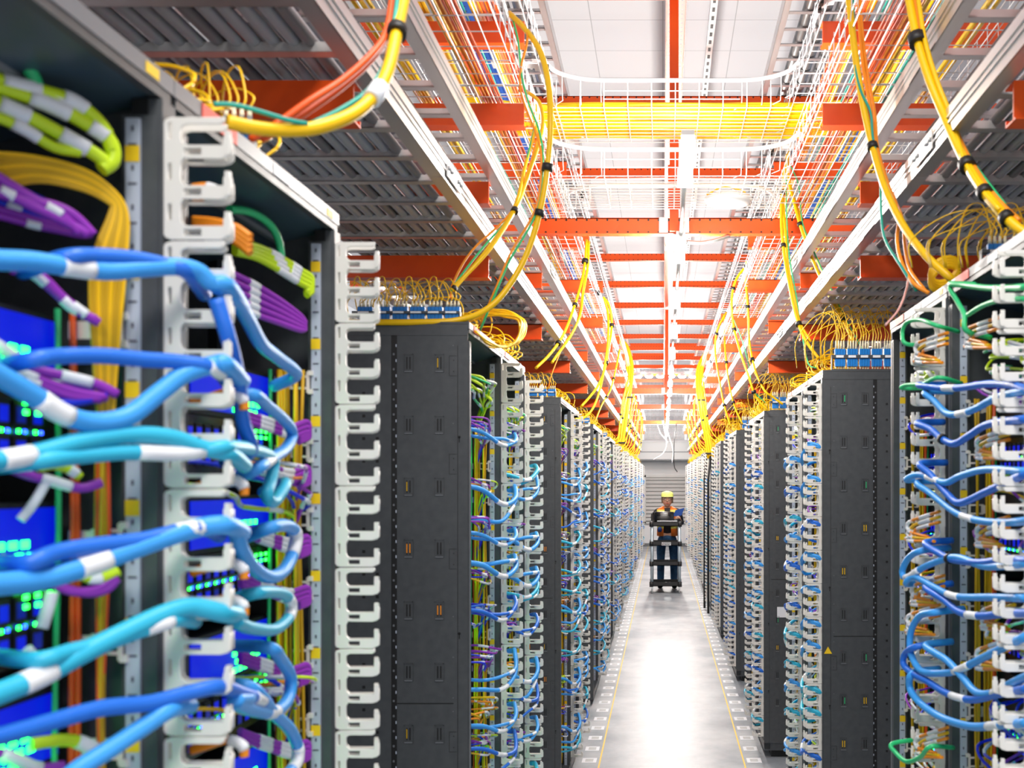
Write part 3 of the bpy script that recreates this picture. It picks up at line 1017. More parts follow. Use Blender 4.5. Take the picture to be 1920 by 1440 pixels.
hand_cluster('white sleeved purple cords between the two teal bundles on the left',
             [('purple', .0050, [(-30, 1225), (20, 1232), (60, 1240), (100, 1236)], ((.3, .3), (.8, .2))),
              ('white_tag', .0052, [(50, 1215), (68, 1235), (75, 1255)], ())], Y1)
hand_cluster('olive and white cords at the bottom of the nearest left rack',
             [('lime', .0068, [(60, 1395), (110, 1388), (150, 1392), (190, 1412)], ((.75, .3),)),
              ('purple', .0058, [(-40, 1405), (20, 1420), (70, 1440), (120, 1436)], ((.5, .5),))], Y1)
# nearest part of the second left rack
hand_cluster('row of lime green cords with white sleeves at the top of the second left rack',
             [('lime', .0058, [(440, 455 + 6 * k), (480, 462 + 7 * k), (520, 480 + 8 * k), (560, 505 + 8 * k), (584, 522 + 7 * k), (575, 548 + 2 * k)], ((.45 + .04 * k, .14), (.68, .1))) for k in range(4)], Y2)
hand_cluster('green cable bending down beside the lime cords in the second left rack', [('cord_green', .0062, [(430, 392), (470, 398), (505, 420), (522, 450), (528, 485)], ())], Y2)
hand_cluster('purple cords streaming right below the lime ones in the second left rack',
             [('purple', .0052, [(420, 505 + 14 * k), (470, 530 + 14 * k), (520, 560 + 11 * k), (560, 590 + 7 * k), (572, 605 + 3 * k)], ((.35, .12),)) for k in range(5)], Y2)
hand_cluster('orange cords tucked into the top guide of the nearest finger column',
             [('cord_orange', .0052, [(362, 352 + 11 * k), (385, 350 + 11 * k), (405, 355 + 10 * k)], ((.8, .4),)) for k in range(3)], lambda a: 1.22)
hand_cluster('brown orange cords inside the second guide of the nearest finger column',
             [('cord_orange', .0050, [(362, 412 + 7 * k), (400, 415 + 6 * k), (440, 425 + 9 * k), (470, 445 + 10 * k)], ()) for k in range(4)], lambda a: 1.24)
for q, (yy, c1) in enumerate(((745, 'orange'), (905, 'orange'), (1062, 'orange'), (1130, 'orange'), (1395, 'orange'))):
    hand_cluster(f'short orange cord with white end in the nearest finger column, {nth(q + 1)} down',
                 [('cord_orange', .0058, [(358, yy + 12), (390, yy + 2), (425, yy - 8), (455, yy + 4), (458, yy + 24)], ((.75, .3),))], lambda a: 1.22)
for q, yy in enumerate((795, 880, 1010, 1105, 1250, 1395)):
    hand_cluster(f'purple cords at the edge of the second left rack, {nth(q + 1)} below the lime row',
                 [('purple', .0048, [(450, yy - 25 + 8 * k), (500, yy - 8 + 8 * k), (545, yy + 4 + 9 * k), (575, yy - 4 + 9 * k), (578, yy + 14 + 6 * k), (560, yy + 26 + 4 * k)], ((.3, .16), (.55, .14))) for k in range(3)], Y2)
# right hand near orange cords
for q, (x0, yy) in enumerate(((1715, 640), (1810, 612), (1700, 975), (1708, 1095), (1700, 1150), (1715, 1380), (1830, 820), (1830, 985), (1840, 1140), (1830, 1215))):
    hand_cluster('orange and white cords over the near right fingers, ' + ('highest on the second rack', 'highest on the first rack', 'mid height on the second rack', 'below mid height on the second rack', 'above the tall blue loop', 'at the bottom of the second rack', 'second highest on the first rack', 'mid height on the first rack', 'low on the first rack', 'lowest on the first rack')[q],
                 [('cord_orange' if k != 1 else 'yellow', .0038, [(x0 + 62, yy - 16 + 10 * k), (x0 + 30 - 5 * k, yy - 6 + 11 * k), (x0 + 2 + 6 * k, yy + 6 + 9 * k), (x0 + 6 - 3 * k, yy + 22 + 8 * k), (x0 + 40 + 6 * k, yy + 32 + 4 * k)], ((.25, .2), (.6, .2))) for k in range(3)], lambda a: yr(a) + .05)

# ------------------------------------------------------------------ overhead: beams on a 1.52 m grid
def YN(n): return .44 + 1.52 * n


def beam_x(L, hole=False):
    """channel beam along X: local origin at its middle; web faces the camera, flange at bottom and top"""
    m = 'orange_holes_x' if hole else 'orange'
    b = MB(); h = .078 / 2; x = L / 2
    b.box(-x, x, -.003, .003, -h, h, m)
    b.box(-x, x, -.003, .045, h - .004, h, m); b.box(-x, x, -.003, .045, -h, -h + .004, m)
    b.box(-x, x, -.012, -.003, -h, -h + .004, m); b.box(-x, x, .041, .045, -h, -h + .014, m)
    return b.mesh('beam')


OUT = 1.55
series = [('lower ladder', .60, .68, .738), ('upper ladder', .60, .68, .993), ('lower basket', .478, .55, 1.262), ('upper basket', .478, .55, 1.545)]
for nm, xl, xr, zc in series:
    meL = beam_x(OUT - xl); meR = beam_x(OUT - xr)
    for n in range(0, 18):
        y = YN(n)
        if n == 0 and zc < 1.2: pass
        for side in ('left', 'right'):
            if nm == 'lower basket' and n in (3, 9, 11, 14): continue
            a = xl if side == 'left' else xr
            o = link('support_beam', meL if side == 'left' else meR)
            cx = (a + OUT) / 2 * (-1 if side == 'left' else 1)
            o.location = (cx, y, CAMZ + zc)
            tag(o, f'orange steel beam carrying the {nm} on the {side}, {nth(n + 1)} from the front', 'beam', f'beams under the {side} {nm}')
cb = beam_x(2 * OUT, True)
for q, n in enumerate((3, 9, 11, 14)):
    t = thing('cross_beam', f'orange perforated beam crossing the aisle on a centre post, {("nearest", "second", "third", "farthest")[q]} of four low ones', 'beam', (XC, YN(n), CAMZ + 1.262), 0, 'low cross beams')
    link('beam', cb, t)
    b = MB(); b.box(-.022, .022, -.05, -.003, -.036, 1.13, 'orange'); b.box(-.03, .03, -.012, -.003, .08, .30, 'orange')
    b.build('hanger_post', t)
    for s in (-1, 1):
        b = MB(); x = s * .052; b.box(x - .022, x + .022, -.009, -.003, -.040, .042, 'zinc_white')
        for z in (-.025, .027): b.cyl((x, -.009, z), (x, -.016, z), .009, 'zinc', 8)
        tag(b.build('bracket', t), 'bright bolted bracket plate')
tb = beam_x(2 * OUT, True)
for n in range(2, 19):
    o = link('ceiling_beam', tb); o.location = (XC, YN(n) + .06, CAMZ + 2.47)
    tag(o, f'high orange perforated beam crossing the aisle below the ceiling, {nth(n - 1)} from the front', 'beam', 'high cross beams')
for n in (12, 13):   # extra doubled members half way down
    o = link('ceiling_beam', tb); o.location = (XC, YN(n) + .8, CAMZ + 2.62)
    tag(o, f'extra orange beam set higher between the high cross beams, {("nearer", "farther")[n - 12]} of two', 'beam')
lb = MB(); lb.box(-.05, .05, -7.5, 7.5, 0, .005, 'orange_holes_y')
for s in (-1, 1): lb.box(s * .05 - .003, s * .05 + .003, -7.5, 7.5, 0, .06, 'orange')
lm = lb.mesh('centre_beam')
for q in range(2):
    o = link('centre_beam', lm); o.location = (XC + .012, 3.5 + 7.5 + 15.05 * q if q else 3.5 + 7.5, CAMZ + 2.425 - .004)
    tag(o, f'long orange perforated beam running down the aisle centre, {("nearer", "farther")[q]} length', 'beam')
bb_ = MB(); bb_.box(-.06, .06, -6.5, 6.5, 0, .005, 'blue_holes_y'); bb_.box(-.06, -.055, -6.5, 6.5, 0, .06, 'blue_holes_y'); bb_.box(.055, .06, -6.5, 6.5, 0, .06, 'blue_holes_y')
bm_ = bb_.mesh('blue_beam')
for x, lab in ((-1.02, 'left'), (1.30, 'right')):
    for q in range(2):
        o = link('blue_beam', bm_); o.location = (x, 8.5 + 13.1 * q, CAMZ + 2.36)
        tag(o, f'blue perforated beam high above the {lab} cable baskets, {("nearer", "farther")[q]} length', 'beam')

# ------------------------------------------------------------------ cable ladders
SEC = 3.04


def rail_mesh(sgn):
    """channel side rail along Y; sgn=+1 web towards +X"""
    b = MB(); L = SEC - .004
    b.box(-.018, .018, 0, L, 0, .004, 'alu')
    b.box(-.018, .018, 0, L, .062, .066, 'alu')
    b.box(sgn * .014, sgn * .018, 0, L, 0, .066, 'alu')
    b.box(sgn * .018, sgn * .0215, 0, L, .024, .029, 'alu'); b.box(sgn * .018, sgn * .0215, 0, L, .040, .043, 'alu')
    return b.mesh('side_rail')


RW = .60
rail_m = {1: rail_mesh(1), -1: rail_mesh(-1)}
rung = MB(); rung.box(0, RW, -.014, .014, 0, .004, 'alu'); rung.box(0, RW, -.014, -.011, 0, .018, 'alu'); rung.box(0, RW, .011, .014, 0, .018, 'alu')
rung_m = rung.mesh('rung')
splice = MB(); splice.box(-.004, 0, -.085, .085, .010, .056, 'alu')
for yy in (-.075, -.045, .045, .075):
    splice.cyl((-.004, yy, .033), (-.012, yy, .033), .0065, 'zinc', 8) 
splice_m = splice.mesh('splice_plate')


def ladder(parts):
    """local origin at the aisle side rail; extends to -X"""
    t = thing('cable_ladder', '', 'cable ladder')
    if parts:
        link('side_rail', rail_m[1], t); o = link('side_rail', rail_m[-1], t); o.location = (-RW, 0, 0)
        for k in range(15):
            o = link('rung', rung_m, t); o.location = (-RW, .1 + k * .2027, .014)
        o = link('splice_plate', splice_m, t); o.location = (.0216, 0.11, 0); o.rotation_euler = (0, 0, PI)
    return t


lad_near = ladder(True)
fb = MB(); L = SEC - .004
for x, sg in ((0, 1), (-RW, -1)):
    fb.box(x - .018, x + .018, 0, L, 0, .004, 'alu'); fb.box(x - .018, x + .018, 0, L, .062, .066, 'alu'); fb.box(x + sg * .014, x + sg * .018, 0, L, 0, .066, 'alu')
for k in range(15): fb.box(-RW, 0, .086 + k * .2027, .114 + k * .2027, .014, .018, 'alu'); fb.box(-RW, 0, .086 + k * .2027, .089 + k * .2027, .014, .032, 'alu')
lad_far_m = fb.mesh('cable_ladder')
index_children()
usedl = False
for nm, zz in (('lower', .780), ('upper', 1.034)):
    for side in ('left', 'right'):
        for s in range(10):
            y = .15 + s * SEC - (1.2 if nm == 'upper' else 0.6)
            if y + SEC > YEND: continue
            if s < 4:
                if not usedl: o = lad_near; usedl = True
                else: o = copy_tree(lad_near)
            else:
                o = link('cable_ladder', lad_far_m)
            if side == 'left': o.location = (-.582, y, CAMZ + zz)
            else: o.location = (.662, y + SEC, CAMZ + zz); o.rotation_euler = (0, 0, PI)
            tag(o, f'aluminium {nm} cable ladder length above the {side} racks, {nth(s + 1)} from the front', 'cable ladder', f'{nm} {side} cable ladder')
# high ladders just under the ceiling
for side in ('left', 'right'):
    for s in range(1, 9):
        y = .5 + s * SEC
        o = link('cable_ladder', lad_far_m)
        if side == 'left': o.location = (-.64, y, CAMZ + 2.52)
        else: o.location = (.66, y + SEC, CAMZ + 2.52); o.rotation_euler = (0, 0, PI)
        tag(o, f'high cable ladder length near the ceiling on the {side}, {nth(s)} from the front', 'cable ladder', f'high {side} cable ladder')
for side, x0 in (('left', -.78), ('right', .80)):
    sg = -1 if side == 'left' else 1
    for q in range(3):
        o = MB().cyl((x0 + sg * .09 * q, 3.6, CAMZ + 2.585), (x0 + sg * .09 * q, 27, CAMZ + 2.585), .036, 'conduit', 12).build('conduit_pipe')
        tag(o, f'metal conduit lying on the high {side} ladder, {nth(q + 1)} from the aisle', 'pipe', f'conduits on the high {side} ladder')

# grey cables lying in the ladders
rg = random.Random(5)
for side, sg, xe in (('left', -1, .60), ('right', 1, .70)):
    for nm, zz, n, w0 in (('lower', .80, 25, .05), ('upper', 1.056, 7, .12)):
        for q in range(n):
            x = xe + w0 + (.49 - w0) * (q + rg.uniform(-.05, .05)) / n
            r = .0118 if nm == 'lower' else .0095
            pts = []
            nseg = 22
            lay = (q % 2) * .018
            for k in range(nseg + 1):
                y = -.2 + k * 1.3
                if y > YEND - .3: break
                pts.append(Vector((sg * (x + rg.uniform(-.003, .003)), y, CAMZ + zz + r + .001 + lay + rg.uniform(0, .005))))
            o = MB().tube(smooth_path(pts, 3), r, 'grey_cable' if q % 5 else 'grey_cable_dark', 8).build('grey_cable')
            tag(o, f'thick grey cable lying in the {nm} {side} ladder, {nth(q + 1)} from the aisle side', 'cable', f'grey cables in the {nm} {side} ladder')

# ------------------------------------------------------------------ wire baskets
def basket_mesh(L, w, h, wire=.0019, pitch=.1016, lp=.0508, both=True):
    b = MB()
    n = int(round(L / pitch))
    for k in range(n + 1):
        y = k * pitch
        b.tube([(0, y, h), (0, y, 0), (-w, y, 0), (-w, y, h)], wire, 'zinc_white', 4)
    m = int(round(w / lp))
    for k in range(m + 1):
        x = -k * w / m
        b.tube([(x, 0, -.002), (x, L, -.002)], wire, 'zinc_white', 4)
    for z in (.05, h):
        for x in (.002, -w - .002): b.tube([(x, 0, z), (x, L, z)], wire, 'zinc_white', 4)
    # hooked wire ends along the aisle side
    for k in range(n):
        y = k * pitch + .03
        b.tube([(.004, y, h + .012), (.006, y + .006, h * .5), (.012, y + .016, .006), (.03, y + .02, -.002)], wire * .8, 'zinc_white', 4)
    return b.mesh('wire_basket')


BH = .105
bk = basket_mesh(SEC, .46, BH)
for nm, zz in (('lower', 1.31), ('upper', 1.592)):
    for side, x in (('left', -.475), ('right', .548)):
        for s in range(9):
            y = .3 + s * SEC
            o = link('wire_basket', bk)
            if side == 'left': o.location = (x, y, CAMZ + zz)
            else: o.location = (x, y + SEC, CAMZ + zz); o.rotation_euler = (0, 0, PI)
            tag(o, f'white wire mesh basket, {nm} tier above the {side} racks, {nth(s + 1)} length from the front', 'wire basket', f'{nm} {side} wire baskets')


def cross_basket(name, lab, y0, y1, z, h):
    """basket joining the left and right runs across the aisle, with curved side rails"""
    t = thing(name, lab, 'wire basket')
    xa, xb = -.475, .548
    b = MB()
    k = 0; x = xa + .02
    while x < xb:
        b.tube([(x, y0, z + h), (x, y0, z), (x, y1, z), (x, y1, z + h)], .0022, 'zinc_white', 4); x += .0508 * 2
    nl = int((y1 - y0) / .042)
    for k in range(nl + 1):
        y = y0 + (y1 - y0) * k / nl
        b.tube([(xa, y, z - .002), (xb, y, z - .002)], .0022, 'zinc_white', 4)
    for zz in (.035, .07, h):
        for y in (y0, y1): b.tube([(xa + .22, y, z + zz), (xb - .22, y, z + zz)], .0024, 'zinc_white', 4)
    b.build('mesh_floor', t)
    for y, s in ((y0, -1), (y1, 1)):
        pts = [(xa - .01, y + s * .20, z + h), (xa + .03, y + s * .09, z + h), (xa + .12, y + s * .022, z + h), (xa + .24, y, z + h), (xa + .5, y, z + h), (xb - .24, y, z + h), (xb - .12, y + s * .022, z + h), (xb - .03, y + s * .09, z + h), (xb + .01, y + s * .20, z + h)]
        r = MB().tube(smooth_path(pts), .0095, 'zinc_white', 8, flat=1.0); tag(r.build('curved_rail', t), 'smooth white rail curving into the side baskets')
        b = MB()
        for f in (.05, .12, .19, .26, .74, .81, .88, .95):
            p, d = along(pts, f)
            b.tube([p, p - Vector((0, 0, .065)), p - Vector((0, s * .03, .10)), p - Vector((.03, s * .06, .105))], .0022, 'zinc_white', 4)
        b.build('drop_wire', t)
    return t


cross_basket('cross_basket', 'upper wire basket crossing the aisle, filled with yellow fibre cables', 4.30, 4.74, CAMZ + 1.592, .115)
cross_basket('cross_basket', 'lower empty wire basket crossing the aisle under the yellow filled one', 4.33, 4.85, CAMZ + 1.31, .112)
# yellow fibre runs in the crossing basket
ry = random.Random(9)
for q in range(46):
    y = 4.315 + .40 * q / 45
    pts = [Vector((-.86, y - .12 + ry.uniform(-.02, .02), CAMZ + 1.603))] + [Vector((-.55 + 1.2 * k / 5, y + ry.uniform(-.008, .008), CAMZ + 1.604 + (q % 3) * .006 + ry.uniform(0, .006))) for k in range(6)] + [Vector((.92, y - .12, CAMZ + 1.603))]
    o = MB().tube(smooth_path(pts, 4), .0068, 'yellow', 8).build('fibre_cable')
    tag(o, f'yellow fibre cable crossing the aisle in its basket, {nth(q + 1)} from the near side', 'cable', 'yellow fibres in the crossing basket')
# long runs in the side baskets
rb = random.Random(11)
RUNS = [('orange', 'cord_red', 9, .10, .0035), ('orange', 'cord_orange', 5, .14, .0035), ('green', 'teal_thin', 3, .22, .0035), ('yellow', 'yellow', 4, .35, .006), ('white', 'zinc_white', 4, .27, .003), ('yellow', 'yellow', 2, .17, .004)]
for side, sg, xe in (('left', -1, .475), ('right', 1, .548)):
    for nm, zz in (('upper', 1.600), ('lower', 1.318)):
        for q, (cn, mt, n, off, r) in enumerate(RUNS):
            b = MB()
            for k in range(n):
                ph = rb.uniform(0, 6); pts = []
                for j in range(34):
                    y = .35 + j * .8
                    if y > 27: break
                    pts.append(Vector((sg * (xe + off + k * r * 1.9 + .02 * math.sin(j * .8 + ph * .3)), y, CAMZ + zz + r + (k % 2) * r)))
                b.tube(smooth_path(pts, 3), r, mt, 6)
            o = b.build('fibre_run')
            tag(o, f'{("red orange", "light orange", "green", "outer yellow", "white", "inner yellow")[q]} cables running along the {nm} {side} mesh basket', 'cable')

# waterfall plates where the drops leave the baskets
pl = MB(); 
prev = None
for k in range(9):
    a = k / 8 * PI * .5
    prev = a
for k in range(8):
    a0 = k / 8 * PI * .55; a1 = (k + 1) / 8 * PI * .55
    r = .07
    p0 = (r * math.sin(a0), -r + r * math.cos(a0)); p1 = (r * math.sin(a1), -r + r * math.cos(a1))
    w = .055
    pl.hexa([(p0[0], -w, p0[1]), (p1[0], -w, p1[1]), (p1[0], w, p1[1]), (p0[0], w, p0[1]), (p0[0], -w, p0[1] + .003), (p1[0] + .002, -w, p1[1] + .003), (p1[0] + .002, w, p1[1] + .003), (p0[0], w, p0[1] + .003)], 'white_paint')
pl.box(-.16, 0, -.03, .03, 0, .003, 'white_paint')
for k in range(3): pl.box(-.13 + .05 * k, -.128 + .05 * k, -.02, .02, .003, .006, 'zinc')
for (yy, xx) in ((-.03, .045), (.02, .045)): pl.box(xx, xx + .018, yy - .012, yy + .008, -.034, -.012, 'black')
plm = pl.mesh('drop_plate')
DP = [('left', 3.05), ('left', 3.9), ('left', 5.6), ('left', 7.0), ('left', 8.3), ('left', 10.2), ('left', 12.0), ('right', 3.35), ('right', 4.85), ('right', 6.2), ('right', 7.6), ('right', 9.2), ('right', 11.0), ('right', 12.6)]
for q, (side, y) in enumerate(DP):
    o = link('drop_plate', plm)
    zz = (1.60 if q % 7 < 3 else 1.32)
    if side == 'left': o.location = (-.50, y, CAMZ + zz + .006)
    else: o.location = (.575, y, CAMZ + zz + .006); o.rotation_euler = (0, 0, PI)
    tag(o, f'curved white drop-out plate on the {side} mesh basket, {nth(q % 7 + 1)} from the front', 'plate', f'drop-out plates on the {side} basket')

# ------------------------------------------------------------------ drop cables, laid by eye
def drop(lab, strands, straps=(), tagw=()):
    """strands: (material, radius, [(px,py,Y)...]); straps: (px,py,Y,radius)"""
    t = thing('drop_cable', lab, 'cable')
    first = None
    for mt, r, pts in strands:
        p3 = [P(*p) for p in pts]
        if first is None: first = smooth_path(p3)
        MB().tube(smooth_path(p3), r, mt, 10).build('strand', t)

    def near_dir(p):
        k = min(range(1, len(first) - 1), key=lambda i: (first[i] - p).length)
        return first[k], (first[k + 1] - first[k - 1]).normalized()
    for (px, py, y, r) in straps:
        p0, d = near_dir(P(px, py, y)); MB().cyl(p0 - d * r * .5, p0 + d * r * .5, r * .84, 'black', 12).build('strap', t)
    for (px, py, y, r) in tagw:
        p0, d = near_dir(P(px, py, y)); MB().cyl(p0 - d * r * 1.4, p0 + d * r * 1.4, r, 'white_tag', 12).build('label_sleeve', t)
    return t


drop('thick yellow drop cable with orange and teal cords at the upper left, nearest of all',
     [('yellow', .0088, [(775, -90, 1.60), (757, 0, 1.52), (742, 70, 1.45), (728, 130, 1.40), (705, 175, 1.36), (665, 212, 1.32), (600, 238, 1.28), (540, 244, 1.25), (480, 240, 1.22), (425, 228, 1.20)]),
      ('cord_red', .0050, [(745, -90, 1.60), (735, 0, 1.52), (724, 60, 1.46), (700, 98, 1.42), (645, 148, 1.38), (580, 190, 1.34), (520, 232, 1.32), (470, 262, 1.32)]),
      ('cord_red', .0046, [(750, -80, 1.61), (738, 0, 1.53), (726, 64, 1.47), (702, 106, 1.44), (650, 156, 1.40), (590, 200, 1.36), (530, 240, 1.33), (490, 262, 1.33)]),
      ('teal_thin', .0036, [(752, -90, 1.58), (745, 0, 1.50), (734, 70, 1.45), (722, 120, 1.41), (690, 170, 1.37), (640, 205, 1.33), (585, 232, 1.30)])],
     [(741, 56, 1.46, .0175)], [(703, 176, 1.36, .0125)])
drop('grey teal tie wrap bending over the top finger of the nearest column', [('teal_thin', .0030, [(400, 195, 1.19), (440, 197, 1.20), (490, 210, 1.22), (540, 225, 1.24), (575, 232, 1.26)])])
drop('thick yellow drop cable sweeping from the left basket onto the third left rack',
     [('yellow', .0092, [(955, 25, 3.3), (985, 55, 3.25), (1012, 95, 3.2), (1027, 150, 3.15), (1032, 220, 3.1), (1028, 300, 3.1), (1015, 385, 3.1), (990, 470, 3.1), (955, 535, 3.08), (915, 578, 3.05), (860, 600, 3.0), (780, 604, 2.98), (700, 604, 2.97), (655, 604, 2.97)]),
      ('cord_orange', .0038, [(962, 28, 3.3), (985, 50, 3.25), (988, 80, 3.22), (978, 120, 3.2), (975, 160, 3.2), (985, 200, 3.18), (1005, 250, 3.15), (1015, 300, 3.12), (1005, 390, 3.1), (960, 470, 3.1), (930, 540, 3.1), (900, 610, 3.15)]),
      ('cord_green', .0034, [(960, 30, 3.3), (972, 80, 3.25), (978, 140, 3.2), (990, 190, 3.2), (1012, 250, 3.15), (1018, 310, 3.12), (1005, 400, 3.1), (955, 490, 3.1), (925, 560, 3.1), (900, 620, 3.15)])],
     [(1027, 312, 3.1, .021), (1012, 403, 3.1, .019)])
drop('yellow and orange drop pair splitting toward the connector box of the third left rack',
     [('yellow', .0062, [(985, 170, 3.5), (1010, 190, 3.45), (1018, 225, 3.4), (1010, 270, 3.35), (985, 345, 3.3), (965, 395, 3.2), (920, 465, 3.1), (870, 520, 3.05), (848, 545, 3.02)]),
      ('yellow', .0058, [(1005, 240, 3.4), (985, 310, 3.35), (962, 395, 3.2), (900, 485, 3.1), (846, 543, 3.02)]),
      ('cord_orange', .0036, [(1012, 245, 3.4), (990, 320, 3.35), (958, 398, 3.2), (885, 470, 3.1), (850, 530, 3.04), (845, 560, 3.02)]),
      ('cord_green', .0032, [(1002, 240, 3.4), (980, 330, 3.33), (962, 396, 3.2), (905, 465, 3.12), (862, 520, 3.05), (846, 545, 3.02)])],
     [(966, 394, 3.2, .015), (850, 543, 3.02, .012)])
drop('double yellow drop from the left basket reaching the fifth left rack',
     [('yellow', .0075, [(1100, 450, 5.6), (1097, 490, 5.55), (1090, 530, 5.5), (1075, 580, 5.4), (1055, 630, 5.3), (1030, 665, 5.2), (1005, 690, 5.1)]),
      ('yellow', .0070, [(1104, 452, 5.6), (1102, 500, 5.55), (1094, 545, 5.5), (1088, 590, 5.4), (1070, 630, 5.35), (1045, 665, 5.25), (1035, 680, 5.2)]),
      ('cord_orange', .0032, [(1098, 455, 5.6), (1094, 530, 5.5), (1080, 610, 5.4), (1060, 640, 5.4), (1035, 700, 5.3), (1028, 730, 5.3)])],
     [(1096, 487, 5.55, .022), (1076, 565, 5.4, .016), (1041, 648, 5.3, .018)])
drop('yellow drop pair left of the wide yellow bundle',
     [('yellow', .0085, [(1131, 557, 7.0), (1143, 575, 7.0), (1147, 610, 7.0), (1142, 650, 6.9), (1133, 695, 6.8), (1120, 725, 6.7), (1105, 745, 6.6), (1090, 762, 6.5)]),
      ('yellow', .0080, [(1133, 560, 7.0), (1140, 590, 7.0), (1140, 640, 6.9), (1133, 690, 6.8), (1125, 730, 6.7), (1112, 765, 6.6), (1095, 783, 6.5), (1078, 786, 6.4)])],
     [(1143, 612, 7.0, .02), (1134, 690, 6.9, .02)])
drop('thin yellow drop cable beside the wide yellow bundle on the left',
     [('yellow', .0080, [(1162, 655, 9.5), (1155, 690, 9.4), (1145, 730, 9.2), (1128, 760, 9.0), (1112, 800, 8.8)])], [(1150, 705, 9.3, .018), (1133, 750, 9.1, .018)])
for lab, x in (('left', ((1155, 630), (1172, 650), (1181, 690), (1176, 745), (1168, 800), (1160, 848))), ('right', ((1325, 660), (1313, 690), (1312, 730), (1318, 775), (1327, 820), (1333, 860)))):
    st = []
    for k in range(6):
        st.append(('yellow', .0125, [(a + (k - 2.5) * 2.2 * (.6 if j == 0 else 1), b, 14.0 + .01 * (k % 2)) for j, (a, b) in enumerate(x)]))
    drop(f'wide flat yellow bundle dropping to the {lab} racks half way down the aisle', st)
for lab, pts in (('left', [(1180, 745), (1165, 830)]), ('right', [(1316, 750), (1330, 850)])):
    for q, (a, b) in enumerate(pts):
        o = MB().box(-.055, .055, -.018, .045, -.010, .010, 'black').build('strap'); o.location = P(a, b, 13.97)
        tag(o, f'black strap around the wide yellow bundle on the {lab}, {("upper", "lower")[q]} of two', 'strap')
drop('thick yellow drop cable with orange and teal cords on the right, second from the corner',
     [('yellow', .0100, [(1580, -80, 3.0), (1592, 0, 2.95), (1602, 90, 2.9), (1617, 190, 2.85), (1636, 275, 2.8), (1660, 355, 2.7), (1695, 425, 2.6), (1735, 478, 2.5), (1775, 515, 2.45), (1790, 528, 2.45)]),
      ('cord_orange', .0052, [(1605, -80, 3.0), (1610, 20, 2.95), (1618, 120, 2.9), (1632, 200, 2.85), (1643, 275, 2.8), (1665, 350, 2.72), (1685, 400, 2.7), (1682, 450, 2.65), (1690, 490, 2.6), (1712, 530, 2.5), (1742, 550, 2.48)]),
      ('cord_orange', .0042, [(1608, -80, 3.0), (1614, 20, 2.95), (1624, 120, 2.9), (1640, 210, 2.85), (1646, 278, 2.8), (1668, 352, 2.72), (1692, 410, 2.7), (1696, 460, 2.65), (1706, 505, 2.6), (1735, 545, 2.5)]),
      ('teal_thin', .0036, [(1598, -80, 2.98), (1601, 30, 2.93), (1604, 120, 2.88), (1614, 170, 2.85), (1632, 210, 2.82), (1637, 260, 2.8), (1650, 330, 2.75), (1652, 400, 2.7), (1660, 450, 2.65), (1690, 500, 2.55), (1718, 545, 2.5)]),
      ('pink', .0028, [(1675, 360, 2.72), (1695, 430, 2.68), (1704, 500, 2.65), (1700, 540, 2.6), (1685, 580, 2.55), (1660, 610, 2.52)])],
     [(1641, 284, 2.8, .0185)])
drop('thickest yellow drop bundle at the upper right corner, falling to the nearest right rack',
     [('yellow', .0105, [(1690, -80, 2.5), (1705, 0, 2.45), (1720, 75, 2.4), (1743, 150, 2.35), (1772, 220, 2.3), (1803, 290, 2.2), (1835, 345, 2.12), (1870, 390, 2.05), (1905, 425, 2.0), (1940, 445, 1.97), (1990, 455, 1.95)]),
      ('cord_orange', .0058, [(1702, -80, 2.5), (1716, 0, 2.45), (1730, 78, 2.4), (1752, 150, 2.35), (1782, 222, 2.3), (1812, 288, 2.2), (1845, 342, 2.12), (1880, 385, 2.05), (1912, 415, 2.0)]),
      ('yellow', .0058, [(1708, -80, 2.48), (1722, 0, 2.43), (1735, 78, 2.38), (1758, 155, 2.33), (1786, 225, 2.28), (1806, 296, 2.18), (1838, 352, 2.1), (1875, 395, 2.03)]),
      ('cord_green', .0038, [(1728, 80, 2.4), (1742, 130, 2.36), (1765, 195, 2.32), (1790, 240, 2.28), (1822, 300, 2.2), (1850, 340, 2.12), (1885, 385, 2.05)])],
     [(1717, 68, 2.4, .026), (1811, 310, 2.18, .022), (1846, 360, 2.1, .020), (1893, 412, 2.03, .019)])
drop('left strand of the yellow drop pair below the white ceiling disc',
     [('yellow', .0075, [(1480, 285, 4.9), (1472, 320, 4.85), (1466, 370, 4.8), (1466, 430, 4.75), (1472, 490, 4.7), (1482, 545, 4.65), (1495, 600, 4.6), (1512, 640, 4.55), (1535, 672, 4.5)]),
      ('yellow', .0060, [(1470, 320, 4.86), (1469, 380, 4.8), (1473, 440, 4.75), (1478, 500, 4.7), (1490, 560, 4.65), (1500, 605, 4.6), (1520, 640, 4.55)]),
      ('cord_green', .0030, [(1474, 320, 4.86), (1475, 400, 4.8), (1480, 480, 4.7), (1494, 560, 4.65), (1503, 620, 4.6), (1515, 680, 4.5), (1530, 690, 4.45)])],
     [(1466, 356, 4.8, .017), (1470, 467, 4.75, .016), (1497, 605, 4.6, .018)])
drop('right strand of the yellow drop pair below the white ceiling disc',
     [('yellow', .0078, [(1476, 290, 4.9), (1478, 330, 4.85), (1488, 375, 4.8), (1503, 430, 4.75), (1525, 490, 4.7), (1550, 545, 4.6), (1575, 590, 4.5), (1588, 615, 4.45), (1600, 640, 4.4)]),
      ('yellow', .0058, [(1480, 340, 4.85), (1495, 390, 4.8), (1512, 440, 4.75), (1540, 505, 4.7), (1565, 560, 4.6), (1585, 600, 4.5)]),
      ('cord_green', .0028, [(1482, 310, 4.85), (1498, 350, 4.8), (1505, 420, 4.75), (1530, 480, 4.7), (1560, 545, 4.6), (1590, 605, 4.5), (1620, 660, 4.4)])],
     [(1500, 424, 4.75, .016), (1585, 604, 4.5, .017)])
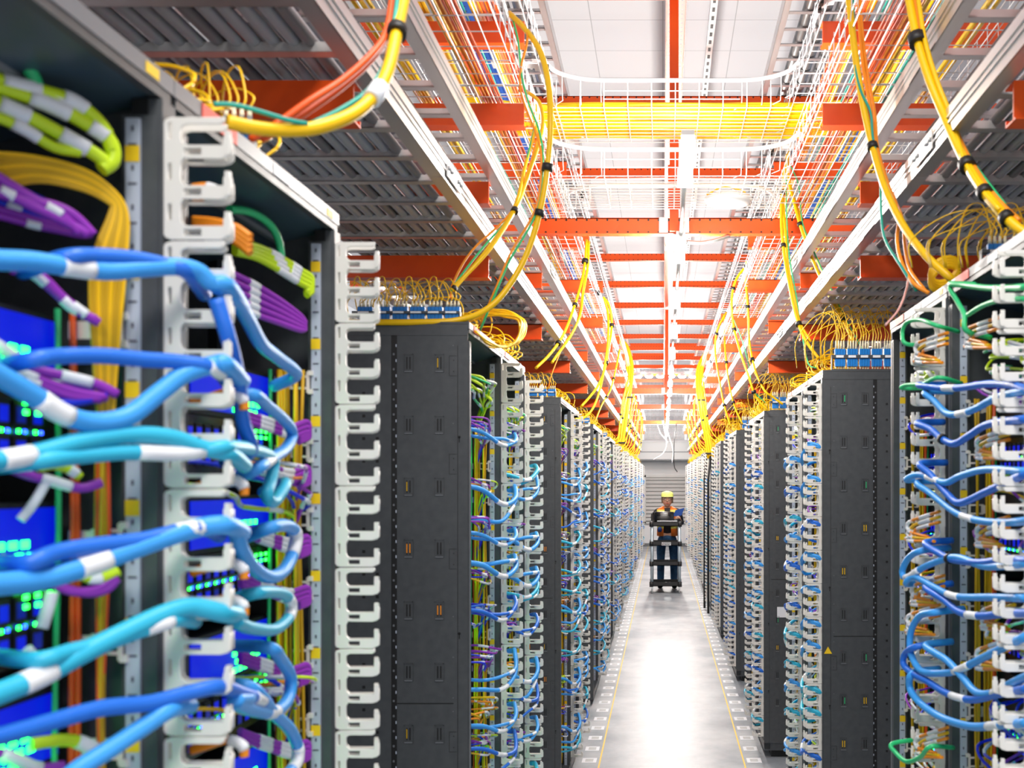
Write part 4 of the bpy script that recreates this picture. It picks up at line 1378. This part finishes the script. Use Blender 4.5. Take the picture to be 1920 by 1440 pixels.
drop('outer yellow drop cable bowing left, beside the fifth right rack',
     [('yellow', .0078, [(1395, 503, 6.8), (1380, 525, 6.8), (1372, 560, 6.8), (1375, 610, 6.8), (1388, 660, 6.7), (1405, 710, 6.6), (1418, 745, 6.6), (1440, 770, 6.6)]),
      ('cord_green', .0030, [(1376, 600, 6.8), (1392, 640, 6.7), (1405, 690, 6.7), (1412, 730, 6.6), (1435, 755, 6.6)])],
     [(1373, 542, 6.8, .018), (1377, 620, 6.8, .018), (1414, 737, 6.6, .02)])
drop('inner yellow drop cable beside the fifth right rack',
     [('yellow', .0074, [(1400, 490, 6.8), (1398, 520, 6.8), (1402, 575, 6.8), (1405, 640, 6.8), (1415, 690, 6.7), (1432, 730, 6.6), (1450, 745, 6.6), (1468, 758, 6.6)]),
      ('cord_orange', .0030, [(1400, 500, 6.8), (1405, 600, 6.8), (1404, 670, 6.7), (1425, 720, 6.6)])],
     [(1397, 500, 6.8, .018), (1401, 574, 6.8, .018), (1405, 668, 6.7, .02), (1425, 719, 6.6, .018)])
drop('yellow drop cable bowing toward the aisle, next beyond the outer one on the right',
     [('yellow', .0080, [(1362, 585, 9.2), (1345, 620, 9.2), (1341, 660, 9.2), (1350, 720, 9.1), (1358, 760, 9.0), (1370, 800, 8.9)])], [(1343, 625, 9.2, .02), (1356, 757, 9, .02)])
drop('yellow drop cable hanging nearly straight above the eighth right rack',
     [('yellow', .0080, [(1358, 590, 9.2), (1359, 640, 9.2), (1364, 700, 9.1), (1375, 755, 9.0), (1392, 795, 8.9)])], [(1364, 681, 9.2, .02), (1372, 752, 9, .02)])

# generic far drops
rf = random.Random(33)
for side, sg, xb, xr_ in (('left', -1, .475, .573), ('right', 1, .548, .677)):
    for q in range(13):
        y = 12.8 + q * .8 + rf.uniform(-.15, .15)
        z1 = CAMZ + 1.33; z2 = CAMZ + .49
        x0 = sg * (xb - .01); x1 = sg * (xb - .03 + rf.uniform(-.05, .08)); x2 = sg * (xr_ + .12)
        pts = [Vector((x0, y, z1)), Vector((x0 - sg * .03, y - .05, z1 - .03)), Vector((x1 + sg * .03, y - .08, z1 - .3)), Vector((x1 + sg * .07, y - .1, z1 - .62)), Vector((x2 - sg * .12, y - .15, z2 + .05)), Vector((x2, y - .2, z2))]
        t = thing('drop_cable', f'distant yellow drop cable on the {side}, {nth(q + 1)} beyond the wide yellow bundle', 'cable', (0, 0, 0), 0, f'distant yellow drops on the {side}')
        MB().tube(smooth_path(pts, 5), .0065 + .003 * rf.random(), 'yellow', 7).build('strand', t)
        p, d = along(pts, .55); MB().cyl(p - d * .012, p + d * .012, .014, 'black', 8).build('strap', t)

# black sleeved risers beside the right racks
for q, (x, y) in enumerate(((1321, 14.6), (1328, 14.0))):
    o = MB().tube([P(x + 4, 855, y), P(x, 900, y), P(x, 1000, y), Vector((P(x, 1100, y).x, y, .30)), Vector((P(x, 1100, y).x, y, .015))], .016, 'black', 8).build('black_conduit')
    tag(o, f'black sleeved cable running down the right racks under the yellow bundle, {("nearer the aisle", "nearer the rack")[q]}', 'cable')

# ------------------------------------------------------------------ fibre connector boxes on the rack tops
def make_box(full):
    """connector shelf along X; blue connectors with cream boots, fibres arching up and away"""
    t = thing('connector_row', 'x', 'connector panel')
    b = MB(); b.box(-.32, 0, -.012, .012, 0, .006, 'rack'); b.box(-.32, 0, -.016, .016, .052, .066, 'rack')
    for x in (-.32, -.004): b.box(x, x + .004, -.012, .012, 0, .066, 'rack')
    link('bracket', b.mesh('bracket'), t)
    rnd = random.Random(2)
    cm = MB().box(-.0052, .0052, -.010, .010, .018, .092, 'conn_blue').mesh('connector')
    bm1 = MB().tube([(0, 0, .092), (0, 0, .128)], [.0045, .0026], 'boot', 8).mesh('boot')
    bm2 = MB().tube([(0, 0, .018), (0, 0, .006)], [.0045, .003], 'boot', 8).mesh('boot')
    fms = []
    for k in range(6):
        h = rnd.uniform(.20, .28); ex = rnd.uniform(-.10, .05)
        p = [Vector((0, 0, .125)), Vector((.003, .006, .165)), Vector((-.02 + ex * .2, .03, h)), Vector((-.06 + ex * .5, .07, h - .01)), Vector((-.09 + ex, .12, .14)), Vector((-.08 + ex, .16, .03))]
        fms.append(MB().tube(smooth_path(p, 4), .0019, 'yellow', 6).mesh('fibre'))
    lm_ = MB().box(0, .032, -.0175, -.016, .054, .064, 'white_tag').mesh('port_label')
    n = 24
    for k in range(n):
        gx = -.300 + (k // 4) * .052 + (k % 4) * .0112
        c = link('connector', cm, t); c.location = (gx, 0, 0)
        for q, m_ in enumerate((bm1, bm2)): link('boot', m_, c)
        o = link('fibre', fms[(k * 5) % 6], t); o.location = (gx, 0, 0)
    for k in range(6):
        o = link('port_label', lm_, t); o.location = (-.302 + k * .052, 0, 0)
    return t


def merged(t):
    """the same thing as one mesh, for the copies far down the aisle"""
    bmx = bmesh.new(); mats_ = []

    def add(o, off):
        if o.data is not None:
            m = o.data.copy(); idx = []
            for q in m.materials:
                if q.name not in mats_: mats_.append(q.name)
                idx.append(mats_.index(q.name))
            for p in m.polygons: p.material_index = idx[p.material_index]
            m.transform(Matrix.Translation(off + o.location)); bmx.from_mesh(m); bpy.data.meshes.remove(m)
        for c in CH.get(o.name, ()): add(c, off + (o.location if o is not t else Vector()))
    add(t, Vector())
    me = bpy.data.meshes.new('connector_row'); bmx.to_mesh(me); bmx.free()
    for q in mats_: me.materials.append(MATS[q])
    return me


fp = make_box(True); index_children(); fp_far = merged(fp); uf = False
for side, i, r in RACKS:
    if i % 2 == 1 and not (side == 'left' and i == 1): continue
    if i > 9 or (side == 'left' and i == 0): continue
    if i < 6:
        o = fp if not uf else copy_tree(fp); uf = True
    else:
        o = link('connector_row', fp_far)
    if side == 'left':
        o.location = (XL - .03 if i > 1 else XL - .015, r.location.y + (.03 if i > 1 else .27), H)
        o.scale = (1, 1, .52)
    else:
        o.location = (XR + .36, r.location.y - W + .03, H); o.scale = (1, 1, 1)
        if i == 0: o.location = (XR + .335, 2.20, H); o.scale = (1, .6, .50)
    tag(o, f'row of blue fibre connectors with yellow fibres on top of the {nth(i + 1)} {side} rack', 'connector panel', 'fibre connector rows on the rack tops')


def coil_mesh(seed, n, rad, hgt, spread):
    rnd = random.Random(seed); b = MB()
    for k in range(n):
        cx = rnd.uniform(-spread, 0); cy = rnd.uniform(0, spread * 2.2); a0 = rnd.uniform(-.3, .3)
        pts = []
        rr = rad * rnd.uniform(.7, 1.1)
        tilt = rnd.uniform(.1, .9)
        for j in range(15):
            a = j / 14 * 2 * PI * rnd.uniform(.98, 1.0)
            pts.append(Vector((cx + rr * math.cos(a + a0) * 1.1, cy + rr * math.sin(a + a0) * (1 - .5 * tilt) + .02 * k / n, max(.004, .01 + hgt * tilt * (.5 + .5 * math.sin(a + a0)) + rnd.uniform(-.003, .003)))))
        b.tube(smooth_path(pts, 3), .0028, 'yellow', 6)
    return b.mesh('fibre_coil')


COILS = [coil_mesh(1, 22, .07, .13, .10), coil_mesh(2, 16, .06, .09, .12), coil_mesh(3, 18, .055, .16, .14)]
ct = 0
for side, i, r in RACKS:
    if side == 'left' and i < 1: continue
    if side == 'right' and i < 2: continue
    o = link('fibre_coil', COILS[(i + (side == 'right')) % 3])
    if side == 'left': o.location = (XL - .06, r.location.y + (.28 if i > 1 else .12), H + .002)
    else: o.location = (XR + .16, r.location.y - W + .22, H + .002)
    tag(o, f'heap of coiled yellow fibre on top of the {nth(i + 1)} {side} rack', 'cable', f'yellow coils on the {side} racks', 'stuff')
# yellow fibre coil hanging over the aisle corner of the fourth left rack
b = MB(); rc = random.Random(8)
for k in range(13):
    a = [(885, 600), (915, 592 - k), (950, 590 - k + 3), (972 + k, 600), (980 + k * .8 - 6, 622), (970 + k * .5 - 4, 642), (945, 650 - k * .4), (915, 640 + k), (893, 622 + k)]
    b.tube(smooth_path([P(x + rc.uniform(-3, 3), y + rc.uniform(-3, 3), 3.45 - .05 * j + k * .028) for j, (x, y) in enumerate(a)], 4), .0030, 'yellow', 6)
tag(b.build('fibre_coil'), 'large fan of yellow fibre loops spilling off the third left rack toward the aisle', 'cable')
# yellow roll on top of the second right rack
b = MB()
for k in range(4):
    pts = [P(1745 + 52 * (.5 + .5 * math.cos(a)), 522 + 22 * math.sin(a) - 5 * k + 8 * math.cos(a) * -1, 2.55) for a in [j / 16 * 2 * PI for j in range(17)]]
    b.tube(pts, .008, 'yellow', 8)
tag(b.build('fibre_coil'), 'thick rolled yellow cable lying on the second right rack edge', 'cable')

# ------------------------------------------------------------------ light fixtures down the middle
lf = None


def make_fixture():
    t = thing('linear_light', '', 'light')
    b = MB(); b.box(-.022, .022, 0, .42, .016, .034, 'white_paint'); b.box(-.024, .024, -.006, .006, -.020, .016, 'conduit'); b.box(-.024, .024, .414, .426, -.020, .016, 'conduit')
    b.build('housing', t)
    MB().tube([(0, .008, -.004), (0, .412, -.004)], [.026, .026], 'lamp', 14).build('tube', t)
    b = MB(); b.box(-.030, .030, .44, .52, -.01, .04, 'conduit'); b.tube([(0, .52, .018), (0, 1.37, .018)], .009, 'conduit', 8); b.build('conduit', t)
    return t


fx = make_fixture(); index_children()
for q, y in enumerate(LAMPS):
    o = fx if q == 0 else copy_tree(fx)
    o.location = (.085, y, CAMZ + 1.155)
    tag(o, f'bright linear tube light hanging over the aisle, {nth(q + 1)} from the front', 'light', 'tube lights over the aisle')
# junction box under the near cross beam and its bent conduit
t = thing('junction_box', 'grey junction box under the nearest cross beam with a bent conduit', 'junction box', (.07, 5.0, CAMZ + 1.165))
MB().box(-.055, .045, -.03, .03, -.01, .05, 'zinc_white').build('box', t)
MB().box(-.06, .05, -.035, .035, -.016, -.01, 'conduit').build('cover', t)
MB().tube(smooth_path([(.045, 0, .02), (.12, 0, .015), (.2, 0, .03), (.26, .01, .055)]), .009, 'conduit', 10).build('bent_conduit', t)
# perforated strut on the ceiling
b = MB(); b.box(-.02, .02, 0, 20, 0, .03, 'conduit')
for k in range(190): b.box(-.008, .008, .03 + k * .105, .08 + k * .105, -.001, 0, 'black')
o = b.build('strut_channel'); o.location = (.285, 5.2, CAMZ + 2.65); tag(o, 'slotted grey strut channel running along the ceiling right of the centre beam', 'channel')
# white disc
t = thing('access_point', 'white round wireless disc hanging under the lower crossing basket', 'access point', (.305, 4.72, CAMZ + 1.338 - .02))
b = MB(); b.lathe([(0, -.030), (.05, -.030), (.10, -.020), (.112, -.004), (.108, .006), (.06, .012), (0, .012)], (0, 0, 0), 'white_paint', 32); b.build('housing', t)
b = MB(); b.tube(smooth_path([(-.10, 0, .02), (-.03, 0, .055), (.03, 0, .05), (.08, 0, .03), (.04, 0, .015)]), .004, 'yellow', 8); b.build('yellow_lead', t)

# far lamps and machinery at the end of the aisle
o = MB().box(XC - .75, XC + .85, 22.97, 23.03, CAMZ + 2.45, CAMZ + 2.49, 'white_paint').build('lamp_rail'); tag(o, 'white rail across the aisle carrying the far row of round lamps', 'rail')
for q in range(6):
    x = XC - .62 + q * .25
    t = thing('round_light', f'round bright lamp in the far row across the aisle, {nth(q + 1)} from the left', 'light', (x, 23.0, CAMZ + 2.40), 0, 'far row of lamps')
    MB().lathe([(0, -.05), (.06, -.045), (.09, -.02), (.09, 0)], (0, 0, 0), 'lamp', 16).build('lens', t)
    MB().lathe([(.092, -.02), (.095, .02), (.03, .05), (0, .05)], (0, 0, 0), 'white_paint', 16).build('housing', t)
b = MB(); b.box(-1.4, 1.6, YEND - .95, YEND - .002, 2.42, 2.92, 'duct'); b.box(-1.4, 1.6, YEND - .97, YEND - .95, 2.64, 2.66, 'base_grey'); b.box(-1.4, 1.6, YEND - .97, YEND - .95, 2.42, 2.45, 'base_grey')
tag(b.build('air_duct'), 'wide grey duct across the far wall above the shutter', 'duct')
b = MB()
for k in range(25): b.tube([(-1.1 + k * .10, YEND - 1.3, 2.98), (-1.1 + k * .10, YEND - 1.3, 5.0)], .007, 'duct', 4)
for k in range(21): b.tube([(-1.1, YEND - 1.3, 3.0 + k * .10), (1.3, YEND - 1.3, 3.0 + k * .10)], .007, 'duct', 4)
tag(b.build('mesh_screen'), 'grey wire mesh screen high at the far end of the aisle', 'screen')
for q, x in enumerate((-.95, -.55, .62, 1.02)):
    o = MB().tube([(x, YEND - 1.5, 2.95), (x, YEND - 1.5, 4.1), (x * 1.25, YEND - 2.3, 5.0)], .05, 'white_paint', 10).build('pipe')
    tag(o, f'white pipe rising at the far end of the aisle, {nth(q + 1)} from the left', 'pipe', 'far white pipes')
for q, z in enumerate((3.35, 3.75, 4.15)):
    o = MB().box(-1.2, 1.35, YEND - 1.75, YEND - 1.69, z, z + .07, 'zinc_white').build('bracket_rail')
    tag(o, f'white horizontal rail in front of the far screen, {("lowest", "middle", "highest")[q]} of three', 'rail')
# wall shutter
t = thing('roll_shutter', 'closed grey slatted shutter in the far wall behind the worker', 'shutter', (XC + .02, YEND - .03, .70))
b = MB()
for s in (-1, 1): b.box(s * .60 - .045, s * .60 + .045, -.05, .02, -.04, 1.32, 'shutter')
b.box(-.645, .645, -.05, .02, 1.26, 1.34, 'shutter'); b.box(-.645, .645, -.05, .02, -.05, .0, 'shutter'); b.build('frame', t)
b = MB()
for k in range(12):
    z = .01 + k * .105
    b.hexa([(-.56, -.045, z + .02), (.56, -.045, z + .02), (.56, .01, z), (-.56, .01, z), (-.56, .005, z + .095), (.56, .005, z + .095), (.56, .01, z + .095), (-.56, .01, z + .095)], 'shutter')
b.build('slats', t)
# loose white wires over the far aisle
for q, pts in enumerate((((1243, 794), (1250, 830), (1243, 850), (1225, 862)), ((1248, 794), (1255, 820), (1262, 845), (1260, 868)), ((1232, 795), (1238, 812), (1246, 822), (1252, 830)), ((1268, 794), (1264, 830), (1264, 872), (1270, 885)))):
    o = MB().tube(smooth_path([P(a, b_, 21.70) for a, b_ in pts]), .009, 'white_tag' if q != 3 else 'black', 6).build('loose_wire')
    tag(o, ('loose white wire curling left over the far aisle', 'loose white wire hanging straight over the far aisle', 'short thick white wire over the far aisle', 'thin black wire hanging over the far aisle')[q], 'wire')

# ------------------------------------------------------------------ the cart
CY = 16.62; CX = .045
t = thing('utility_cart', 'black four shelf trolley with pale grey posts in the middle of the aisle', 'cart', (CX, CY, 0))
w2, dp = .245, .50
for q, (z, hh) in enumerate(((.115, .07), (.455, .065), (.785, .065), (1.105, .07))):
    b = MB(); wl = .006
    b.box(-w2, w2, 0, dp, z, z + .012, 'cart_black'); b.box(-w2, w2, 0, .012, z, z + hh, 'cart_black'); b.box(-w2, w2, dp - .012, dp, z, z + hh, 'cart_black')
    b.box(-w2, -w2 + .012, 0, dp, z, z + hh, 'cart_black'); b.box(w2 - .012, w2, 0, dp, z, z + hh, 'cart_black')
    for sx in (-1, 1):
        for yy in (0, dp):
            b.cyl((sx * (w2 - .01), yy, z - .006), (sx * (w2 - .01), yy, z + hh + .006), .032, 'cart_black', 12)
    b.build('shelf', t)
for sx in (-1, 1):
    for yy in (.004, dp - .004):
        MB().cyl((sx * (w2 - .018), yy, .14), (sx * (w2 - .018), yy, 1.12), .025, 'cart_post', 12).build('post', t)
        wq = MB().lathe([(0, -.012), (.036, -.012), (.040, 0), (.036, .012), (0, .012)], (sx * (w2 - .02), yy + .02, .040), 'duct', 16, 'X').build('caster_wheel', t)
        MB().box(sx * (w2 - .02) - .018, sx * (w2 - .02) + .018, yy, yy + .035, .06, .115, 'zinc').build('caster_fork', t)
b = MB(); 
for sx in (-1, 1): b.tube(smooth_path([(sx * .22, dp, 1.14), (sx * .235, dp + .02, 1.24), (sx * .225, dp + .04, 1.30)]), .016, 'cart_black', 8)
b.tube([(-.225, dp + .04, 1.30), (.225, dp + .04, 1.30)], .016, 'cart_black', 8)
b.build('handle', t)
s_ = MB(); s_.box(-.065, .085, -.034, -.030, .793, .845, 'white_tag')
rs = random.Random(1)
for row in (0, 1):
    x = -.058
    while x < .07:
        w = rs.uniform(.008, .02); s_.box(x, x + w, -.0355, -.034, .822 - row * .022, .838 - row * .022, 'black'); x += w + .006
tag(s_.build('sign_plate', t), 'white plate with two lines of black print')
t = thing('laptop_bag', 'black padded bag lying on the top shelf of the trolley', 'bag', (CX, CY + .25, 1.12))


def softbox(x0, x1, y0, y1, z0, z1, mt, lv=2, cr=.45):
    bmh = bmesh.new(); bmesh.ops.create_cube(bmh, size=1)
    for v in bmh.verts: v.co = Vector(((x0 + x1) / 2 + v.co.x * (x1 - x0), (y0 + y1) / 2 + v.co.y * (y1 - y0), (z0 + z1) / 2 + v.co.z * (z1 - z0)))
    bmesh.ops.subdivide_edges(bmh, edges=bmh.edges[:], cuts=2, use_grid_fill=True)
    me = bpy.data.meshes.new('soft'); bmh.to_mesh(me); bmh.free()
    c = Vector(((x0 + x1) / 2, (y0 + y1) / 2, (z0 + z1) / 2)); hx = Vector(((x1 - x0) / 2, (y1 - y0) / 2, (z1 - z0) / 2))
    for v in me.vertices:
        d = v.co - c; u = Vector((d.x / hx.x, d.y / hx.y, d.z / hx.z)); k = 1 - .09 * max(0, (u.length - 1.1)) * 1.6
        v.co = c + d * k
    me.materials.append(MATS[mt])
    for p in me.polygons: p.use_smooth = True
    return me


link('body', softbox(-.19, .14, -.16, .14, .0, .22, 'black_gloss'), t)
link('front_pocket', softbox(-.15, .09, -.19, -.15, .02, .15, 'black'), t)
MB().tube(smooth_path([(-.12, -.16, .06), (-.10, -.205, .075), (.03, -.205, .075), (.05, -.16, .06)]), .009, 'black', 8).build('handle', t)
o = MB().box(-.14, .19, -.015, .015, 0, .012, 'white_tag').build('paper_sheet'); o.location = (CX, CY + .02, 1.185)
tag(o, 'white paper edge lying along the front rim of the trolley top', 'paper')
o = link('tool_pouch', softbox(-.06, .06, -.05, .05, 0, .10, 'black')); o.location = (CX + .16, CY + .26, 1.12); tag(o, 'small black pouch beside the bag on the trolley top', 'pouch')

# ------------------------------------------------------------------ the worker
def skin(name, verts, edges, radii, mt, parent, lv=2, root=0):
    me = bpy.data.meshes.new(name); me.from_pydata([tuple(v) for v in verts], edges, [])
    o = bpy.data.objects.new(name, me); COL.objects.link(o); o.parent = parent
    md = o.modifiers.new('skin', 'SKIN'); md.use_smooth_shade = True
    md.branch_smoothing = .6
    sv = me.skin_vertices[0].data if me.skin_vertices else None
    if sv is None:
        bmx = bmesh.new(); bmx.from_mesh(me); bmx.verts.layers.skin.verify(); bmx.to_mesh(me); bmx.free(); sv = me.skin_vertices[0].data
    for i, r in enumerate(radii): sv[i].radius = r if isinstance(r, tuple) else (r, r)
    sv[root].use_root = True
    sb = o.modifiers.new('sub', 'SUBSURF'); sb.levels = lv; sb.render_levels = lv
    me.materials.append(MATS[mt])
    return o


PX, PY = CX + .03, CY + .82
PSC = 1.0
t = thing('person', 'worker in a yellow cap and orange safety vest standing behind the trolley, hands on it', 'person', (PX, PY, 0))
t.scale = (1.06, 1.0, 0.985)
# joints (person faces -Y)
V = [(0, 0, .93), (0, 0, 1.08), (0, 0, 1.24), (0, .005, 1.36), (0, -.005, 1.44), (0, -.015, 1.50),       # 0-5 spine, neck
     (-.10, 0, .88), (-.105, -.01, .50), (-.11, .01, .10), (-.115, -.12, .035),                           # 6-9 right leg
     (.10, 0, .88), (.105, -.01, .50), (.11, .01, .10), (.115, -.12, .035),                              # 10-13
     (-.17, 0, 1.355), (-.225, -.02, 1.12), (-.19, -.25, 1.16), (-.15, -.33, 1.20),                        # 14-17 arm
     (.17, 0, 1.355), (.225, -.02, 1.12), (.20, -.22, 1.20), (.17, -.30, 1.27)]                           # 18-21 arm
E = [(0, 1), (1, 2), (2, 3), (3, 4), (4, 5), (0, 6), (6, 7), (7, 8), (8, 9), (0, 10), (10, 11), (11, 12), (12, 13), (3, 14), (14, 15), (15, 16), (16, 17), (3, 18), (18, 19), (19, 20), (20, 21)]
R = [(.13, .095), (.115, .085), (.13, .095), (.115, .075), .048, .047, .078, .052, .036, .032, .078, .052, .036, .032, .05, .040, .030, .024, .05, .040, .030, .024]
# hands: five fingers each, curled down over the bag and the folder
for (wi, s) in ((17, -1), (21, 1)):
    wv = Vector(V[wi]); palm = wv + Vector((0, -.045, -.005)); pi = len(V); V.append(tuple(palm)); E.append((wi, pi)); R.append((.026, .014))
    for k in range(4):
        dx = (k - 1.5) * .017
        a = palm + Vector((dx, -.03, -.004)); bq = a + Vector((dx * .2, -.026 - .004 * (k in (1, 2)), -.010)); c_ = bq + Vector((0, -.014, -.020))
        n0 = len(V); V += [tuple(a), tuple(bq), tuple(c_)]; E += [(pi, n0), (n0, n0 + 1), (n0 + 1, n0 + 2)]; R += [.0085, .008, .007]
    a = palm + Vector((-s * .026, .0, -.006)); bq = a + Vector((-s * .016, -.022, -.008)); n0 = len(V); V += [tuple(a), tuple(bq)]; E += [(pi, n0), (n0, n0 + 1)]; R += [.010, .008]
skin('body', V, E, R, 'skin', t)
# head
hd = bmesh.new(); bmesh.ops.create_uvsphere(hd, u_segments=24, v_segments=18, radius=1)
for v in hd.verts:
    x, y, z = v.co
    jaw = 1 - .28 * max(0, -z) ** 1.3
    v.co = Vector((x * .074 * jaw, y * .092 * (1 - .12 * max(0, -z)), z * .115))
me = bpy.data.meshes.new('head'); hd.to_mesh(me); hd.free()
for p in me.polygons: p.use_smooth = True
me.materials.append(MATS['skin'])
HZ = 1.575; HY = -.02
o = link('head', me, t); o.location = (0, HY, HZ)
b = MB(); b.tube([(0, HY - .088, HZ + .018), (0, HY - .104, HZ - .012), (0, HY - .088, HZ - .022)], [.007, .014, .010], 'skin', 8); b.build('nose', t)
b = MB()
for s in (-1, 1): b.lathe([(0, -.006), (.018, -.005), (.022, .004), (.012, .008), (0, .008)], (s * .076, HY + .005, HZ), 'skin', 12, 'X')
b.build('ear', t)
b = MB()
for s in (-1, 1):
    b.lathe([(0, -.004), (.007, -.002), (.009, .002), (0, .003)], (s * .028, HY - .084, HZ + .012), 'white_paint', 12, 'Y'); b.lathe([(0, -.006), (.004, -.005), (.004, 0)], (s * .028, HY - .084, HZ + .012), 'hair', 10, 'Y')
b.build('eye', t)
MB().tube([(-.020, HY - .084, HZ - .048), (0, HY - .091, HZ - .050), (.020, HY - .084, HZ - .048)], .0045, 'red_tag', 6, flat=.7).build('mouth', t)
b = MB()
for s in (-1, 1):
    pts = [(s * .030 + .024 * math.cos(a), HY - .096, HZ + .012 + .017 * math.sin(a)) for a in [k / 14 * 2 * PI for k in range(15)]]
    b.tube(pts, .0022, 'black', 6, cap=False); b.tube([(s * .053, HY - .094, HZ + .014), (s * .080, HY - .01, HZ + .012)], .0022, 'black', 6)
b.tube([(-.008, HY - .098, HZ + .014), (.008, HY - .098, HZ + .014)], .0022, 'black', 6); b.build('glasses', t)
hb = MB(); hb.lathe([(.081, -.05), (.086, .0), (.086, .05), (.07, .09), (0, .11)], (0, HY + .018, HZ), 'hair', 20); hb.build('hair', t)
cp = MB(); cp.lathe([(.088, .052), (.090, .08), (.082, .108), (.06, .128), (.02, .137), (0, .138)], (0, HY + .008, HZ), 'cap', 24)
for k in range(12):
    a0 = PI + .25 + (PI - .5) * k / 12; a1 = PI + .25 + (PI - .5) * (k + 1) / 12
    f = lambda a, r, z: (r * math.cos(a) * .9, HY + .008 + r * math.sin(a), HZ + z)
    e0 = .086 + .052 * math.sin(a0 - PI); e1 = .086 + .052 * math.sin(a1 - PI)
    cp.hexa([f(a0, .082, .056), f(a0, e0, .050), f(a1, e1, .050), f(a1, .082, .056), f(a0, .082, .062), f(a0, e0, .055), f(a1, e1, .055), f(a1, .082, .062)], 'cap')
cp.build('cap', t)
for o in COL.objects:      # the head leans a little forward and down
    if o.parent == t and o.name.split('.')[0] in ('head', 'nose', 'ear', 'eye', 'mouth', 'glasses', 'hair', 'cap'):
        c0 = Vector((0, HY, HZ)); k0 = 1.13
        o.scale = (k0, k0, k0)
        o.location = c0 + (Vector(o.location) - c0) * k0 + Vector((0, -.03, -.028))
# clothes follow the body
skin('shirt', [(0, 0, .93), (0, 0, 1.08), (0, 0, 1.25), (0, .003, 1.375), (-.175, 0, 1.36), (-.228, -.02, 1.13), (-.20, -.20, 1.155), (.175, 0, 1.36), (.228, -.02, 1.13), (.207, -.18, 1.185)],
     [(0, 1), (1, 2), (2, 3), (3, 4), (4, 5), (5, 6), (3, 7), (7, 8), (8, 9)], [(.150, .116), (.138, .106), (.146, .110), (.118, .086), .066, .054, .044, .062, .054, .044], 'shirt', t)
skin('jeans', [(0, 0, .97), (0, 0, .90), (-.10, 0, .84), (-.105, -.01, .50), (-.11, .01, .10), (.10, 0, .84), (.105, -.01, .50), (.11, .01, .10)],
     [(0, 1), (1, 2), (2, 3), (3, 4), (1, 5), (5, 6), (6, 7)], [(.140, .105), (.145, .11), .092, .068, .060, .092, .068, .060], 'jeans', t)
for s in (-1, 1):
    skin('shoe', [(s * .11, .04, .05), (s * .113, -.06, .042), (s * .118, -.16, .034)], [(0, 1), (1, 2)], [(.045, .045), (.045, .036), (.042, .028)], 'black', t)
vb = MB()
for s in (-1, 1):
    rows = [(.92, .170, .065), (1.05, .166, .06), (1.17, .168, .055), (1.29, .176, .050), (1.38, .180, .045), (1.435, .085, .055)]
    prev = None
    for j, (z, xo, xi) in enumerate(rows):
        ring = []
        for k in range(7):
            a = -PI * .5 + PI * k / 6   # front edge round the side to the back
            xx = s * (xi + (xo - xi) * max(0, math.cos(a)) ** .6) if k else s * xi
            yy = .135 * math.sin(a) if z < 1.4 else .085 * math.sin(a)
            if k == 6: xx = 0
            ring.append((xx, yy, z))
        n0 = len(vb.v); vb.v += ring
        if prev is not None:
            mt = 'vest' if j in (1, 3) else ('vest_band' if j in (2, 4) else 'vest')
            for k in range(6):
                q = [prev + k, prev + k + 1, n0 + k + 1, n0 + k]
                vb.face(q if s > 0 else q[::-1], mt, True)
        prev = n0
o = vb.build('vest', t); md = o.modifiers.new('solid', 'SOLIDIFY'); md.thickness = .008
b = MB()
for s in (-1, 1):
    b.hexa([(s * .068, -.128, 1.06), (s * .10, -.125, 1.06), (s * .10, -.10, 1.06), (s * .068, -.10, 1.06), (s * .06, -.128, 1.38), (s * .095, -.120, 1.38), (s * .095, -.09, 1.38), (s * .06, -.09, 1.38)], 'silver_band')
b.build('reflective_strip', t)
o = MB().hexa([(.0, 0, 0), (.15, -.01, .02), (.15, .01, .02), (0, .02, 0), (.05, -.01, .11), (.20, -.02, .15), (.20, 0, .15), (.05, .01, .11)], 'folder').build('folder')
o.location = (PX + .09, PY - .385, 1.25); tag(o, 'dark blue folder held up in the hand of the worker', 'folder')
o = MB().lathe([(0, -.04), (.03, -.04), (.04, 0), (.03, .03), (.012, .05), (0, .05)], (0, 0, 0), 'folder', 12).build('glove_bundle')
o.location = (PX - .13, PY - .16, 1.02); tag(o, 'dark blue gloves hanging at the waist of the worker', 'gloves')

# small notes: warning triangle on the right hand panel and white tag plate
b = MB(); n0 = 0
tv = [(0, 0, .030), (-.017, 0, 0), (.017, 0, 0)]
b.v += tv + [(a, -.001, c) for a, _, c in tv]; b.face([0, 1, 2], 'yellow_tag'); b.face([5, 4, 3], 'yellow_tag')
for q in ((0, 3, 4, 1), (1, 4, 5, 2), (2, 5, 3, 0)): b.face(list(q), 'yellow_tag')
o = b.build('warning_sticker'); o.location = (XR + .021, 4.27 - .001, 1.12); tag(o, 'small yellow warning triangle on the side of the third right rack', 'sticker')
o = MB().box(-.03, .03, -.001, 0, -.035, .035, 'white_tag').build('paper_tag'); o.location = (XR + .115, 6.74 - .001, .975); tag(o, 'white paper tag stuck on the side of the fifth right rack', 'tag')
